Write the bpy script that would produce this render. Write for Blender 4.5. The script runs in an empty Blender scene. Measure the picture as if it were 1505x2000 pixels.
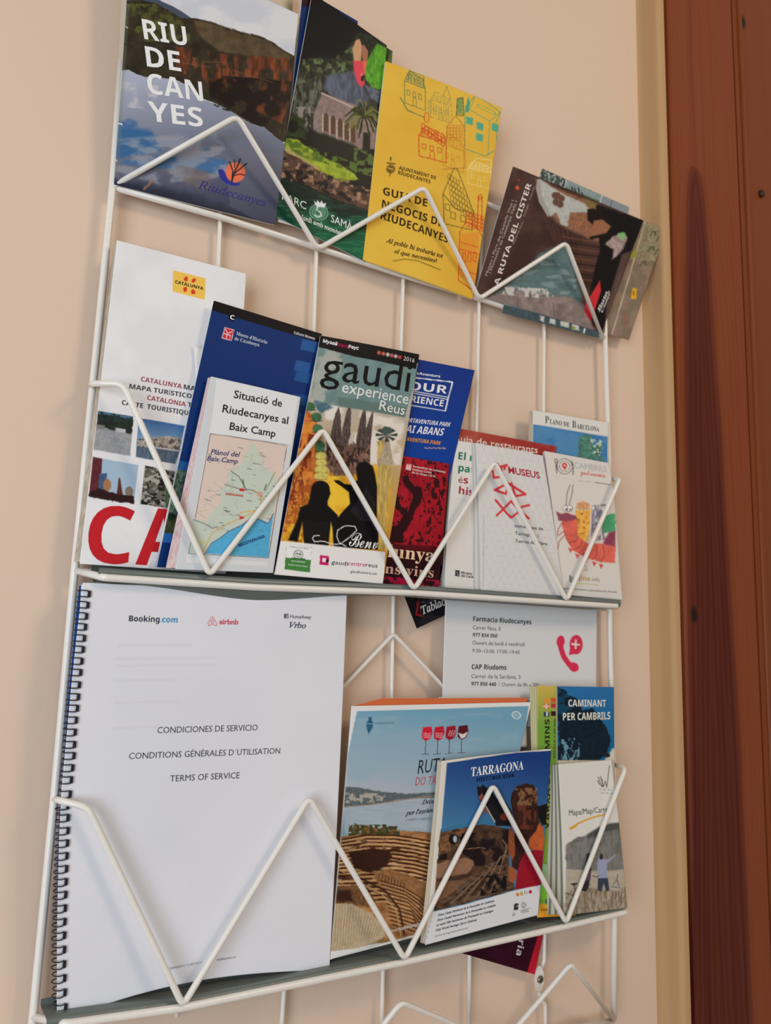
import bpy, math, random, unicodedata
import numpy as np
random.seed(7)
SC = bpy.context.scene
COL = SC.collection

# ------------------------------------------------------------------ camera
C = 0.093                       # one cell of the wire rack, metres
ZOFF = 1.60
CAM = np.array([-1.48463, -6.88090, -3.83741])      # in cells
YAW, PITCH, ROLL, FPX = 0.564918, 0.164022, 0.030295, 1639.508
_cy, _sy = math.cos(YAW), math.sin(YAW); _cp, _sp = math.cos(PITCH), math.sin(PITCH)
_F = np.array([_sy*_cp, _cy*_cp, _sp]); _R = np.array([_cy, -_sy, 0.0]); _U = np.cross(_R, _F)
R2 = _R*math.cos(ROLL) + _U*math.sin(ROLL); U2 = -_R*math.sin(ROLL) + _U*math.cos(ROLL)
def W(p):                       # cells -> metres
    p = np.asarray(p, float)
    return p*C + np.array([0, 0, ZOFF])
cam_d = bpy.data.cameras.new('camera'); cam = bpy.data.objects.new('camera', cam_d); COL.objects.link(cam)
cam_d.sensor_fit = 'HORIZONTAL'; cam_d.sensor_width = 36; cam_d.lens = FPX/1505*36
cam_d.clip_start = 0.01
from mathutils import Matrix, Vector
_l = W(CAM)
cam.matrix_world = Matrix(((R2[0], U2[0], -_F[0], _l[0]), (R2[1], U2[1], -_F[1], _l[1]), (R2[2], U2[2], -_F[2], _l[2]), (0, 0, 0, 1)))
cam_d.dof.use_dof = True; cam_d.dof.focus_distance = 0.69; cam_d.dof.aperture_fstop = 12
SC.camera = cam

# ------------------------------------------------------------------ world, lights, exposure
SC.view_settings.view_transform = 'Standard'; SC.view_settings.look = 'None'
SC.view_settings.gamma = 1; SC.view_settings.use_curve_mapping = False
SC.view_settings.exposure = 0.06
wd = bpy.data.worlds.new('room_light'); SC.world = wd; wd.use_nodes = True
bg = wd.node_tree.nodes['Background']; bg.inputs[0].default_value = (1.0, 0.91, 0.81, 1); bg.inputs[1].default_value = 0.32
def area(name, loc, target, sx, sy, power, col):
    l = bpy.data.lights.new(name, 'AREA'); l.shape = 'RECTANGLE'; l.size = sx; l.size_y = sy; l.energy = power; l.color = col
    o = bpy.data.objects.new(name, l); COL.objects.link(o); o.location = loc
    o.rotation_euler = (Vector(target)-Vector(loc)).to_track_quat('-Z', 'Y').to_euler(); return o
area('window_daylight', (-1.35, -1.35, 1.15), (0.1, 0, 1.25), 1.0, 1.3, 25, (0.80, 0.90, 1.0))
area('ceiling_lamp', (1.0, -1.5, 2.45), (0.3, 0, 1.2), 0.45, 0.45, 9, (1.0, 0.78, 0.56))

# ------------------------------------------------------------------ helpers
def unp(px, py, d):             # image point -> point (cells) on the plane that stands d cells in front of the uprights
    v = _F + R2*(px-752.5)/FPX + U2*(1000-py)/FPX
    return CAM + v*((-d-CAM[1])/v[1])
def proj(P):
    d = P-CAM; z = d@_F
    return np.array([752.5+FPX*(d@R2)/z, 1000-FPX*(d@U2)/z])
CROP = {'P': (0, 0, 1), 'A': (200, 0, 3.5833), 'B': (520, 0, 3.1354), 'C': (900, 300, 3.5833), 'D': (140, 440, 3.9605),
        'E': (140, 720, 3.2717), 'F': (380, 570, 3.2717), 'G': (500, 780, 3.7625), 'H': (740, 680, 3.01), 'I': (80, 1120, 2.4274),
        'J': (40, 1540, 2.2803), 'K': (640, 1140, 2.5083), 'L': (620, 1350, 3.2717), 'M': (820, 1440, 4.7607),
        'N': (1020, 1320, 3.8455), 'O': (840, 1780, 3.7625)}
def to_px(crop, pts):
    ox, oy, s = CROP[crop]; p = np.asarray(pts, float)
    return p/s + np.array([ox, oy])
def lin(c):
    c = np.asarray(c, float)
    if c.max() > 1.001: c = c/255.0
    return np.where(c <= 0.04045, c/12.92, ((np.clip(c, 0, 4)+0.055)/1.055)**2.4)
def lin4(c): return (*[float(v) for v in lin(c)], 1)
def mesh_np(name, V, faces, mat, cols=None, smooth=False):
    me = bpy.data.meshes.new(name)
    V = np.asarray(V, float)
    if isinstance(faces, np.ndarray):
        k = faces.shape[1]; me.vertices.add(len(V)); me.vertices.foreach_set('co', V.ravel())
        me.loops.add(faces.size); me.loops.foreach_set('vertex_index', faces.ravel().astype(np.int32))
        me.polygons.add(len(faces)); me.polygons.foreach_set('loop_start', (np.arange(len(faces))*k).astype(np.int32))
        me.update(calc_edges=True)
    else:
        me.from_pydata([tuple(v) for v in V], [], faces)
    if cols is not None:
        a = me.color_attributes.new('Col', 'FLOAT_COLOR', 'POINT')
        cc = np.ones((len(V), 4)); cc[:, :3] = cols; a.data.foreach_set('color', cc.ravel())
    if smooth: me.polygons.foreach_set('use_smooth', np.ones(len(me.polygons), bool))
    me.materials.append(mat); me.update(); return me
def obj(name, me, parent=None):
    o = bpy.data.objects.new(name, me); COL.objects.link(o)
    if parent: o.parent = parent
    return o
def thing(name, label, cat, loc=(0, 0, 0), group=None):
    o = bpy.data.objects.new(name, None); o.empty_display_size = .02; COL.objects.link(o); o.location = loc
    o['label'] = label; o['category'] = cat
    if group: o['group'] = group
    return o

# ------------------------------------------------------------------ materials
def new_mat(name):
    m = bpy.data.materials.new(name); m.use_nodes = True; nt = m.node_tree
    return m, nt, nt.nodes['Principled BSDF']
def paper_mat(name, rough, coat=0.0, grain=0.03):
    m, nt, b = new_mat(name)
    at = nt.nodes.new('ShaderNodeAttribute'); at.attribute_name = 'Col'
    tc = nt.nodes.new('ShaderNodeTexCoord'); ns = nt.nodes.new('ShaderNodeTexNoise'); ns.inputs['Scale'].default_value = 900; ns.inputs['Detail'].default_value = 3
    nt.links.new(tc.outputs['Object'], ns.inputs['Vector'])
    mr = nt.nodes.new('ShaderNodeMapRange'); mr.inputs[3].default_value = 1-grain; mr.inputs[4].default_value = 1+grain
    nt.links.new(ns.outputs['Fac'], mr.inputs[0])
    mx = nt.nodes.new('ShaderNodeVectorMath'); mx.operation = 'SCALE'
    nt.links.new(at.outputs['Color'], mx.inputs[0]); nt.links.new(mr.outputs[0], mx.inputs['Scale']); nt.links.new(mx.outputs[0], b.inputs['Base Color'])
    b.inputs['Roughness'].default_value = rough; b.inputs['Coat Weight'].default_value = coat; b.inputs['Coat Roughness'].default_value = .12
    b.inputs['Specular IOR Level'].default_value = .09
    n2 = nt.nodes.new('ShaderNodeTexNoise'); n2.inputs['Scale'].default_value = 14; n2.inputs['Detail'].default_value = 2
    nt.links.new(tc.outputs['Object'], n2.inputs['Vector'])
    bp = nt.nodes.new('ShaderNodeBump'); bp.inputs['Strength'].default_value = .12; bp.inputs['Distance'].default_value = .003
    nt.links.new(n2.outputs['Fac'], bp.inputs['Height']); nt.links.new(bp.outputs[0], b.inputs['Normal'])
    return m
M_MATTE = paper_mat('matte_paper', .6); M_GLOSS = paper_mat('glossy_paper', .42, .02); M_LAM = paper_mat('laminated_paper', .3, .6)
M_INK = paper_mat('printing_ink', .5, 0, 0)

def flat_mat(name, col, rough=.5, metal=0, bump=0, bscale=300, var=.04, coat=0):
    m, nt, b = new_mat(name)
    tc = nt.nodes.new('ShaderNodeTexCoord'); ns = nt.nodes.new('ShaderNodeTexNoise'); ns.inputs['Scale'].default_value = bscale; ns.inputs['Detail'].default_value = 4
    nt.links.new(tc.outputs['Object'], ns.inputs['Vector'])
    mx = nt.nodes.new('ShaderNodeMix'); mx.data_type = 'RGBA'; c = lin(col)
    mx.inputs[6].default_value = (*[float(v)*(1-var) for v in c], 1); mx.inputs[7].default_value = (*[min(1, float(v)*(1+var)) for v in c], 1)
    nt.links.new(ns.outputs['Fac'], mx.inputs[0]); nt.links.new(mx.outputs[2], b.inputs['Base Color'])
    b.inputs['Roughness'].default_value = rough; b.inputs['Metallic'].default_value = metal; b.inputs['Coat Weight'].default_value = coat
    if bump:
        bp = nt.nodes.new('ShaderNodeBump'); bp.inputs['Strength'].default_value = bump; bp.inputs['Distance'].default_value = .001
        nt.links.new(ns.outputs['Fac'], bp.inputs['Height']); nt.links.new(bp.outputs[0], b.inputs['Normal'])
    return m
M_WIRE = flat_mat('white_enamel_wire', (236, 232, 224), .35, bump=.15, bscale=160, coat=.2)
M_LINER = flat_mat('grey_plastic_liner', (104, 113, 109), .34, bump=.3, bscale=30, var=.15)
M_SCREW = flat_mat('screw_metal', (120, 112, 100), .35, .9, .2, 400)
M_RING = flat_mat('dark_binding_wire', (34, 36, 52), .35, .3)

# ------------------------------------------------------------------ wall, corner and door joinery (setting)
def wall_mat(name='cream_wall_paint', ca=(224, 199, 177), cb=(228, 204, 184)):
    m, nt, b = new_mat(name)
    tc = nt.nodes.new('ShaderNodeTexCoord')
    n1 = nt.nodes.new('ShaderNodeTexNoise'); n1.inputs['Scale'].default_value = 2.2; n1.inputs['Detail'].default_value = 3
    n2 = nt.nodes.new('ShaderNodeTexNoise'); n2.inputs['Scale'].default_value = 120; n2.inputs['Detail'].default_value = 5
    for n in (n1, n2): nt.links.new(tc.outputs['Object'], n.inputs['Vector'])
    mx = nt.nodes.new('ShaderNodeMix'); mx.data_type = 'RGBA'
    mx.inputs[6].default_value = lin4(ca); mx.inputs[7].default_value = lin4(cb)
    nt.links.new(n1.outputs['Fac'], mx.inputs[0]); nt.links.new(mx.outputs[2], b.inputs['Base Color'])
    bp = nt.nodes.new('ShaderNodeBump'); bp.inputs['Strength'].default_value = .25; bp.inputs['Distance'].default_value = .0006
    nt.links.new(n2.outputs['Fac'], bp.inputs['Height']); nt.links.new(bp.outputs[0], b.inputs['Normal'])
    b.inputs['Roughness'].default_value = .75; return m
M_WALL = wall_mat()
def wood_mat(name, c_dark, c_light, xmid, dark_w, ztip, scale=1.0, knots=()):
    # long straight grain; a darker heartwood tongue, widest low down, that narrows to a tip at ztip
    m, nt, b = new_mat(name); N = nt.nodes.new; L = nt.links.new
    geo = N('ShaderNodeNewGeometry'); sep = N('ShaderNodeSeparateXYZ'); L(geo.outputs['Position'], sep.inputs[0])
    mp = N('ShaderNodeMapping'); mp.inputs['Scale'].default_value = (60*scale, 60*scale, 2.2); L(geo.outputs['Position'], mp.inputs[0])
    g = N('ShaderNodeTexNoise'); g.inputs['Scale'].default_value = 1.6; g.inputs['Detail'].default_value = 6; g.inputs['Distortion'].default_value = .5; L(mp.outputs[0], g.inputs['Vector'])
    mp2 = N('ShaderNodeMapping'); mp2.inputs['Scale'].default_value = (8, 8, 1.2); L(geo.outputs['Position'], mp2.inputs[0])
    g2 = N('ShaderNodeTexNoise'); g2.inputs['Scale'].default_value = 1.5; g2.inputs['Detail'].default_value = 3; L(mp2.outputs[0], g2.inputs['Vector'])
    def mth(op, a, bb, c=None):
        n = N('ShaderNodeMath'); n.operation = op
        for i, v in enumerate((a, bb, c)):
            if v is None: continue
            if isinstance(v, (int, float)): n.inputs[i].default_value = v
            else: L(v, n.inputs[i])
        return n.outputs[0]
    dx = mth('ABSOLUTE', mth('SUBTRACT', mth('ADD', sep.outputs[0], mth('MULTIPLY', mth('SUBTRACT', g2.outputs['Fac'], .5), .03)), xmid), 0)
    wz = mth('MULTIPLY', mth('POWER', mth('MAXIMUM', mth('SUBTRACT', ztip, sep.outputs[2]), 0), .36), dark_w)
    t = mth('SUBTRACT', wz, dx)
    mr = N('ShaderNodeMapRange'); mr.interpolation_type = 'SMOOTHSTEP'; mr.inputs[1].default_value = -.010; mr.inputs[2].default_value = .012; L(t, mr.inputs[0])
    fac = mth('MULTIPLY', mr.outputs[0], .85)
    fac = mth('ADD', fac, mth('MULTIPLY', mth('SINE', mth('MULTIPLY', t, 700), 0), .07))
    fac2 = mth('ADD', fac, mth('MULTIPLY', mth('SUBTRACT', g.outputs['Fac'], .5), .55))
    cr = N('ShaderNodeValToRGB'); cr.color_ramp.elements[0].color = lin4(c_light); cr.color_ramp.elements[1].color = lin4(c_dark)
    cr.color_ramp.elements[0].position = .0; cr.color_ramp.elements[1].position = 1
    L(fac2, cr.inputs[0]); L(cr.outputs[0], b.inputs['Base Color']); b.inputs['Roughness'].default_value = .42
    b.inputs['Specular IOR Level'].default_value = .15; b.inputs['Coat Weight'].default_value = .03; b.inputs['Coat Roughness'].default_value = .2
    bp = N('ShaderNodeBump'); bp.inputs['Strength'].default_value = .15; bp.inputs['Distance'].default_value = .0008
    L(g.outputs['Fac'], bp.inputs['Height']); L(bp.outputs[0], b.inputs['Normal'])
    for (kx, kz, kr) in knots:
        v = N('ShaderNodeVectorMath'); v.operation = 'SUBTRACT'; L(geo.outputs['Position'], v.inputs[0]); v.inputs[1].default_value = (kx, 0, kz)
        v2 = N('ShaderNodeVectorMath'); v2.operation = 'MULTIPLY'; L(v.outputs[0], v2.inputs[0]); v2.inputs[1].default_value = (1, 0, .55)
        v3 = N('ShaderNodeVectorMath'); v3.operation = 'LENGTH'; L(v2.outputs[0], v3.inputs[0])
        mk = N('ShaderNodeMapRange'); mk.interpolation_type = 'SMOOTHSTEP'; mk.inputs[1].default_value = kr*.4; mk.inputs[2].default_value = kr*1.4; L(v3.outputs['Value'], mk.inputs[0])
        mm = N('ShaderNodeMix'); mm.data_type = 'RGBA'; L(mk.outputs[0], mm.inputs[0]); mm.inputs[6].default_value = lin4((34, 14, 8))
        src = b.inputs['Base Color'].links[0].from_socket; L(src, mm.inputs[7]); L(mm.outputs[2], b.inputs['Base Color'])
    return m
def prism(name, prof, z0, z1, mat, kind=None, parent=None, smooth=False):     # profile (x,y) metres swept upwards
    n = len(prof); V = [(x, y, z0) for x, y in prof]+[(x, y, z1) for x, y in prof]
    F = [(i, (i+1) % n, (i+1) % n+n, i+n) for i in range(n)]+[tuple(range(n))[::-1], tuple(range(n, 2*n))]
    o = obj(name, mesh_np(name, V, F, mat), parent)
    if kind: o['kind'] = kind
    return o
WY = 0.13*C                                   # wall face
def wx(px, py, ycells):                        # world x (m) seen at a pixel, on a given plane
    return unp(px, py, -ycells)[0]*C
ZT, ZB = 2.75, 0.0
xc = wx(1262, 500, 0.13)
# plaster return stands 24 mm proud of the wall; its arris is softly rounded
yr = WY-0.026
Rr = .006
prof = [(-1.6, WY), (xc-.010, WY)]
for k in range(7):
    a = k/6*math.pi/2; prof.append((xc-.010+.010*math.sin(a), WY-.010+.010*math.cos(a)))
xp = xc
prof += [(xp, yr+Rr)]
for k in range(1, 6):
    a = k/5*math.pi/2; prof.append((xp+Rr-Rr*math.cos(a), yr+Rr-Rr*math.sin(a)))
prof += [(xp+.012, yr), (xp+.012, WY+.10), (-1.6, WY+.10)]
wall = prism('wall_back', prof[:1]+[(xc+.002, WY), (xc+.002, WY+.10), (-1.6, WY+.10)], ZB, ZT, M_WALL, 'structure')
ret = [(xc-.011, WY+.001)]+prof[1:-2]+[(xp+.012, WY+.08), (xc-.011, WY+.08)]
M_RET = wall_mat('wood_bounce_wall_paint', (196, 160, 116), (190, 152, 108))  # yellowed to stand in for light bounced off the wood
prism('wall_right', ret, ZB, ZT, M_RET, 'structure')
fl = prism('floor', [(-1.6, -2.6), (1.6, -2.6), (1.6, WY), (-1.6, WY)], -.04, 0, flat_mat('stone_floor_tiles', (150, 120, 95), .4, bscale=8, var=.15), 'structure')
yb = yr-.004
yc = yb/C
x0 = wx(1318, 500, yc); x1 = wx(1449, 500, yc)
_k = W(unp(1355, 1200, -yc)); k1 = (_k[0], _k[2], .006); _k = W(unp(1463, 35, -yc)); k2 = (_k[0], _k[2], .006)
M_W1 = wood_mat('varnished_pine_board', (76, 21, 11), (134, 66, 33), x0+(x1-x0)*.33, .054, 1.86, knots=[k1])
M_W2 = wood_mat('varnished_pine_moulding', (70, 30, 14), (128, 66, 33), 0, .0, 0, knots=[k2])
bv = .0025
trim = prism('trim_1', [(x0, yb+.03), (x0, yb+bv), (x0+bv, yb), (x1-bv, yb), (x1, yb+bv), (x1, yb+.03)], ZB, ZT, M_W1, 'structure')
trim['label'] = 'broad flat varnished pine board of the door frame'
# door frame moulding beyond the board: groove, rounded bead, quirk, flat
xs = x1+.0015
mold = [(xs, yb+.03), (xs, yb+.014), (xs+.004, yb+.014), (xs+.005, yb+.004), (xs+.012, yb+.003)]
for k in range(9):
    a = k/8*math.pi; mold.append((xs+.017-.0045*math.cos(a), yb+.003-.0045*math.sin(a)))
mold += [(xs+.0225, yb+.012), (xs+.033, yb+.013), (xs+.033, yb+.03)]
prism('trim_2', mold, ZB, ZT, M_W2, 'structure')['label'] = 'rounded varnished moulding beside the flat board'
door = thing('door_1', 'varnished pine door leaf at the right edge', 'door'); del door['category']; door['kind'] = 'structure'
prism('door_stile', [(xs+.034, yb+.034), (xs+.034, yb+.012), (xs+.036, yb+.010), (xs+.30, yb+.010), (xs+.30, yb+.034)], .01, 2.5, M_W2, parent=door)
prism('door_panel', [(xs+.30, yb+.030), (xs+.30, yb+.016), (xs+.55, yb+.016), (xs+.55, yb+.030)], .01, 2.5, M_W2, parent=door)
_k = W(unp(1487, 378, -(yb+.008)/C))
V = []; F = []
for j, (rr, dy) in enumerate(((.005, 0), (.005, -.004), (.0035, -.0065), (.001, -.007))):
    for k in range(14): a = 2*math.pi*k/14; V.append((_k[0]+rr*math.cos(a), yb+.011+dy, _k[2]+rr*math.sin(a)*1.1))
for j in range(3):
    for k in range(14): F.append((j*14+k, j*14+(k+1) % 14, (j+1)*14+(k+1) % 14, (j+1)*14+k))
F.append(tuple(range(42, 56)))
obj('screw_cap', mesh_np('screw_cap', V, F, flat_mat('dark_varnished_plug', (60, 26, 14), .25)), door)
# floor, side and head of the room are outside the frame

# ------------------------------------------------------------------ wires
def tube_mesh(name, pts, r, mat, fillet=0.0, closed=False, seg=10):
    pts = [np.asarray(p, float) for p in pts]
    if fillet:
        out = [pts[0]]
        for i in range(1, len(pts)-1):
            a, b, c = pts[i-1], pts[i], pts[i+1]
            la, lc = np.linalg.norm(a-b), np.linalg.norm(c-b); f = min(fillet, .45*la, .45*lc)
            p, q = b+(a-b)/la*f, b+(c-b)/lc*f
            for k in range(7):
                t = k/6; out.append((1-t)**2*p+2*t*(1-t)*b+t*t*q)
        out.append(pts[-1]); pts = out
    n = len(pts); V = []; prev = None
    for i in range(n):
        if closed: t = pts[(i+1) % n]-pts[i-1]
        else: t = pts[min(i+1, n-1)]-pts[max(i-1, 0)]
        t = t/np.linalg.norm(t)
        if prev is None:
            u = np.cross(t, (0, 0, 1.0) if abs(t[2]) < .9 else (0, 1.0, 0))
        else: u = prev-t*np.dot(prev, t)
        u /= np.linalg.norm(u); prev = u; w = np.cross(t, u)
        for k in range(seg):
            a = 2*math.pi*k/seg; V.append(pts[i]+r*(math.cos(a)*u+math.sin(a)*w))
    F = []
    for i in range(n if closed else n-1):
        j = (i+1) % n
        for k in range(seg):
            k2 = (k+1) % seg; F.append((i*seg+k, i*seg+k2, j*seg+k2, j*seg+k))
    if not closed: F += [tuple(range(seg))[::-1], tuple(range((n-1)*seg, n*seg))]
    return mesh_np(name, V, F, mat, smooth=True)
rack = thing('wire_brochure_rack', 'white wire wall rack with zigzag pocket fronts holding leaflets', 'rack', tuple(W((0, 0, -7.7))))
def wire(name, pts, r, fillet=0.0, label=None):
    base = W((0, 0, -7.7)); me = tube_mesh(name, [W(p)-base for p in pts], r, M_WIRE, fillet*C*.75)
    o = obj(name, me, rack)
    if label: o['label'] = label
    return o
def u(px, py, d): return unp(px, py, d)
RU, RR, RV, RZ = .0030, .0028, .0019, .0024
# uprights with a bend into the top rail
ul = [u(237, 118, 0), u(220, 365, 0), u(146, 1113, 0), u(106, 1562, 0), u(65, 1985, 0), u(40, 2250, 0)]
ur_top = unp(1180, 494, 0)
ur = [ur_top, u(1181, 660, 0), u(1188, 900, 0), u(1190, 1240, 0), u(1197, 1500, 0), u(1199, 1800, 0), u(1198, 1992, 0)]
wire('upright', ul, RU); wire('upright', ur, RU)
wire('top_rail', [ul[0], u(600, 262, 0), u(947, 397, 0), ur[0]], RU)
wire('shelf_rail', [ul[1], u(430, 424, 0), u(620, 484, 0), u(787, 538, 0), u(935, 583, 0), u(1062, 626, 0), ur[1]], RR)
# vertical back wires
for xs_ in ([(440, 205), (430, 424), (426, 520), (402, 1122), (378, 1560), (345, 1985)], [(634, 278), (618, 485), (612, 660), (597, 1148), (580, 1560), (553, 1960), (547, 2040)],
            [(799, 346), (787, 545), (783, 670), (768, 1150), (764, 1370), (750, 1800), (746, 1960), (744, 2040)],
            [(944, 397), (935, 590), (930, 835), (921, 1160), (920, 1500), (917, 1830), (915, 2010)]):
    wire('back_wire', [u(x, y, -.05) for x, y in xs_], RV)
wire('back_wire', [u(x, y, -.05) for x, y in [(1069, 447), (1062, 636), (1061, 800), (1059, 1170), (1062, 1500), (1064, 1800), (1062, 1876), (1056, 1893)]], RV)
wire('back_wire', [u(x, y, -.05) for x, y in [(1051, 1937), (1055, 1950), (1064, 1962), (1065, 2060)]], RV, .02)
# zigzags that lean out of the shelf rails
wire('zigzag_front', [u(222, 363, .02), u(463, 227, .33), u(620, 487, .06), u(828, 366, .33), u(935, 584, .06), u(1105, 474, .33), u(1176, 661, .03)], RZ, .10)
wire('zigzag_front', [u(330, 2110, .33), u(600, 2190, .06), u(783, 1957, .33), u(980, 2040, .06), u(1114, 1882, .33), u(1197, 1990, .03)], RZ, .10)
wire('shelf_rail', [u(40, 2250, 0), u(600, 2130, 0), u(1198, 1992, 0)], RR)
wire('zigzag_front', [u(107, 1561, 0.0), u(116, 1563, .23), u(172, 1577, .31), u(357, 1964, .31), u(603, 1558, .31), u(790, 1874, .31), u(962, 1533, .31), u(1105, 1803, .31), u(1221, 1501, .31), u(1193, 1491, .0)], RZ, .09)
wire('zigzag_front', [u(176, 751, 0.0), u(184, 749, .2), u(240, 750, .31), u(409, 1124, .31), u(630, 838, .31), u(808, 1152, .31), u(965, 902, .31), u(1106, 1173, .31), u(1210, 935, .31), u(1186, 937, .0)], RZ, .09)
wire('shelf_rail', [u(147, 1114, 0), u(203, 1128, .28), u(500, 1147, .28), u(808, 1158, .28), u(1204, 1184, .28), u(1187, 1176, 0)], RR, .05)
wire('shelf_rail', [u(65, 1985, 0), u(128, 2000, .28), u(357, 1968, .28), u(790, 1879, .28), u(1105, 1809, .28), u(1222, 1782, .28), u(1199, 1778, 0)], RR, .05)
# flat zigzag in the back plane of the two deep pockets
wire('back_zigzag', [u(112, 1500, -.01), u(415, 1235, -.01), u(600, 1415, -.01), u(768, 1238, -.01), u(930, 1410, -.01), u(1058, 1242, -.01), u(1190, 1390, -.01)], RV, .06)
RAIL2 = [u(203, 1128, .28), u(500, 1147, .28), u(808, 1158, .28), u(1204, 1184, .28)]
RAIL3 = [u(128, 2000, .28), u(357, 1968, .28), u(790, 1879, .28), u(1105, 1809, .28), u(1222, 1782, .28)]
wire('floor_wire', [ul[2]+[0, .03, 0], ur[3]+[0, .03, .29]], RV)
# eyelet with its screw
base = W((0, 0, -7.7))
q = u(1053, 1912, -.02)
ring = []
V = []; F = []
for j, dy in enumerate((-.006, .008)):
    for k in range(20):
        a = 2*math.pi*k/20; rx = .06*(1-.25*abs(math.sin(a))**3); V.append(W(q+np.array([rx*math.cos(a), dy, .13*math.sin(a)]))-base)
F = [tuple(range(20))[::-1], tuple(range(20, 40))]+[(k, (k+1) % 20, 20+(k+1) % 20, 20+k) for k in range(20)]
obj('mounting_eyelet', mesh_np('mounting_eyelet', V, F, M_WIRE), rack)
V = []; F = []
for j, (rr, dy) in enumerate(((.036, -.008), (.036, -.02), (.026, -.03), (.012, -.030), (.010, -.024))):
    for k in range(16): a = 2*math.pi*k/16; V.append(W(q+np.array([rr*math.cos(a), dy, rr*math.sin(a)]))-base)
for j in range(4):
    for k in range(16): F.append((j*16+k, j*16+(k+1) % 16, (j+1)*16+(k+1) % 16, (j+1)*16+k))
F.append(tuple(range(64, 80)))
obj('screw', mesh_np('screw', V, F, M_SCREW), rack)['label'] = 'round steel screw head'

# plastic liners lying in the two deep shelves
def liner(name, label, rail, prof, xa, xb, sag):
    nx = 60; V = []; F = []; T = .006; rx_, rz_ = [q[0] for q in rail], [q[2] for q in rail]
    for i in range(nx+1):
        x = xa+(xb-xa)*i/nx; s = sag(x); z = float(np.interp(x, rx_, rz_))
        pts = [np.array([x, y, z+h+(s if wgt else 0)*wgt]) for y, h, wgt in prof]
        for p in pts: V.append(W(p))
        for q_, p in enumerate(pts):
            tg = pts[min(q_+1, len(pts)-1)]-pts[max(q_-1, 0)]; nl = math.hypot(tg[1], tg[2]); V.append(W(p+np.array([0, tg[2]/nl*T, -tg[1]/nl*T])))
    m = len(prof); st = 2*m
    for i in range(nx):
        for j in range(m-1):
            a = i*st+j; F.append((a, a+st, a+st+1, a+1)); b = a+m; F.append((b, b+1, b+st+1, b+st))
        F.append((i*st, i*st+m, i*st+st+m, i*st+st)); F.append((i*st+m-1, i*st+st+m-1, i*st+st+2*m-1, i*st+2*m-1))
    o = obj(name, mesh_np(name, V, F, M_LINER, smooth=True)); o['label'] = label; o['category'] = 'shelf liner'; o['group'] = 'plastic liners in the deep shelves'
    return o
liner('shelf_liner', 'dark grey plastic liner under the leaflets of the middle shelf', RAIL2,
      [(-.262, .075, 0), (-.262, .03, 0), (-.25, .010, .5), (-.20, -.01, 1), (-.12, -.01, 1), (-.05, .03, .8), (-.028, .06, 0), (-.028, .16, 0)], .12, 5.9,
      lambda x: -.09*math.exp(-((x-1.45)/.75)**2)-.01)
liner('shelf_liner', 'dark grey plastic liner under the spiral document on the lowest shelf', RAIL3,
      [(-.262, -.02, 0), (-.262, .025, 0), (-.245, .045, 0), (-.20, .052, .3), (-.06, .058, .3), (-.028, .07, 0), (-.028, .10, 0)], .03, 5.9,
      lambda x: .015*math.sin(x*2.3))

# ------------------------------------------------------------------ printed pages
def _hash(ix, iy, seed):
    h = (ix.astype(np.int64)*374761393+iy.astype(np.int64)*668265263+seed*1442695041) & 0xffffffff
    h = ((h ^ (h >> 13))*1274126177) & 0xffffffff
    return ((h ^ (h >> 16)) & 0xffff)/65535.0
def vnoise(x, y, seed=0):
    ix, iy = np.floor(x), np.floor(y); fx, fy = x-ix, y-iy; fx = fx*fx*(3-2*fx); fy = fy*fy*(3-2*fy)
    a, b, c, d = _hash(ix, iy, seed), _hash(ix+1, iy, seed), _hash(ix, iy+1, seed), _hash(ix+1, iy+1, seed)
    return a*(1-fx)*(1-fy)+b*fx*(1-fy)+c*(1-fx)*fy+d*fx*fy
def fbm(x, y, seed=0, o=4):
    s = 0; a = .5; t = 0
    for k in range(o): s = s+a*vnoise(x, y, seed+k*17); t += a; a *= .5; x = x*2.03+5.1; y = y*2.03+3.7
    return s/t
def sstep(a, b, x): t = np.clip((x-a)/(b-a), 0, 1); return t*t*(3-2*t)
def RGB(c): return np.asarray(c, float)/255.0
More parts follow.
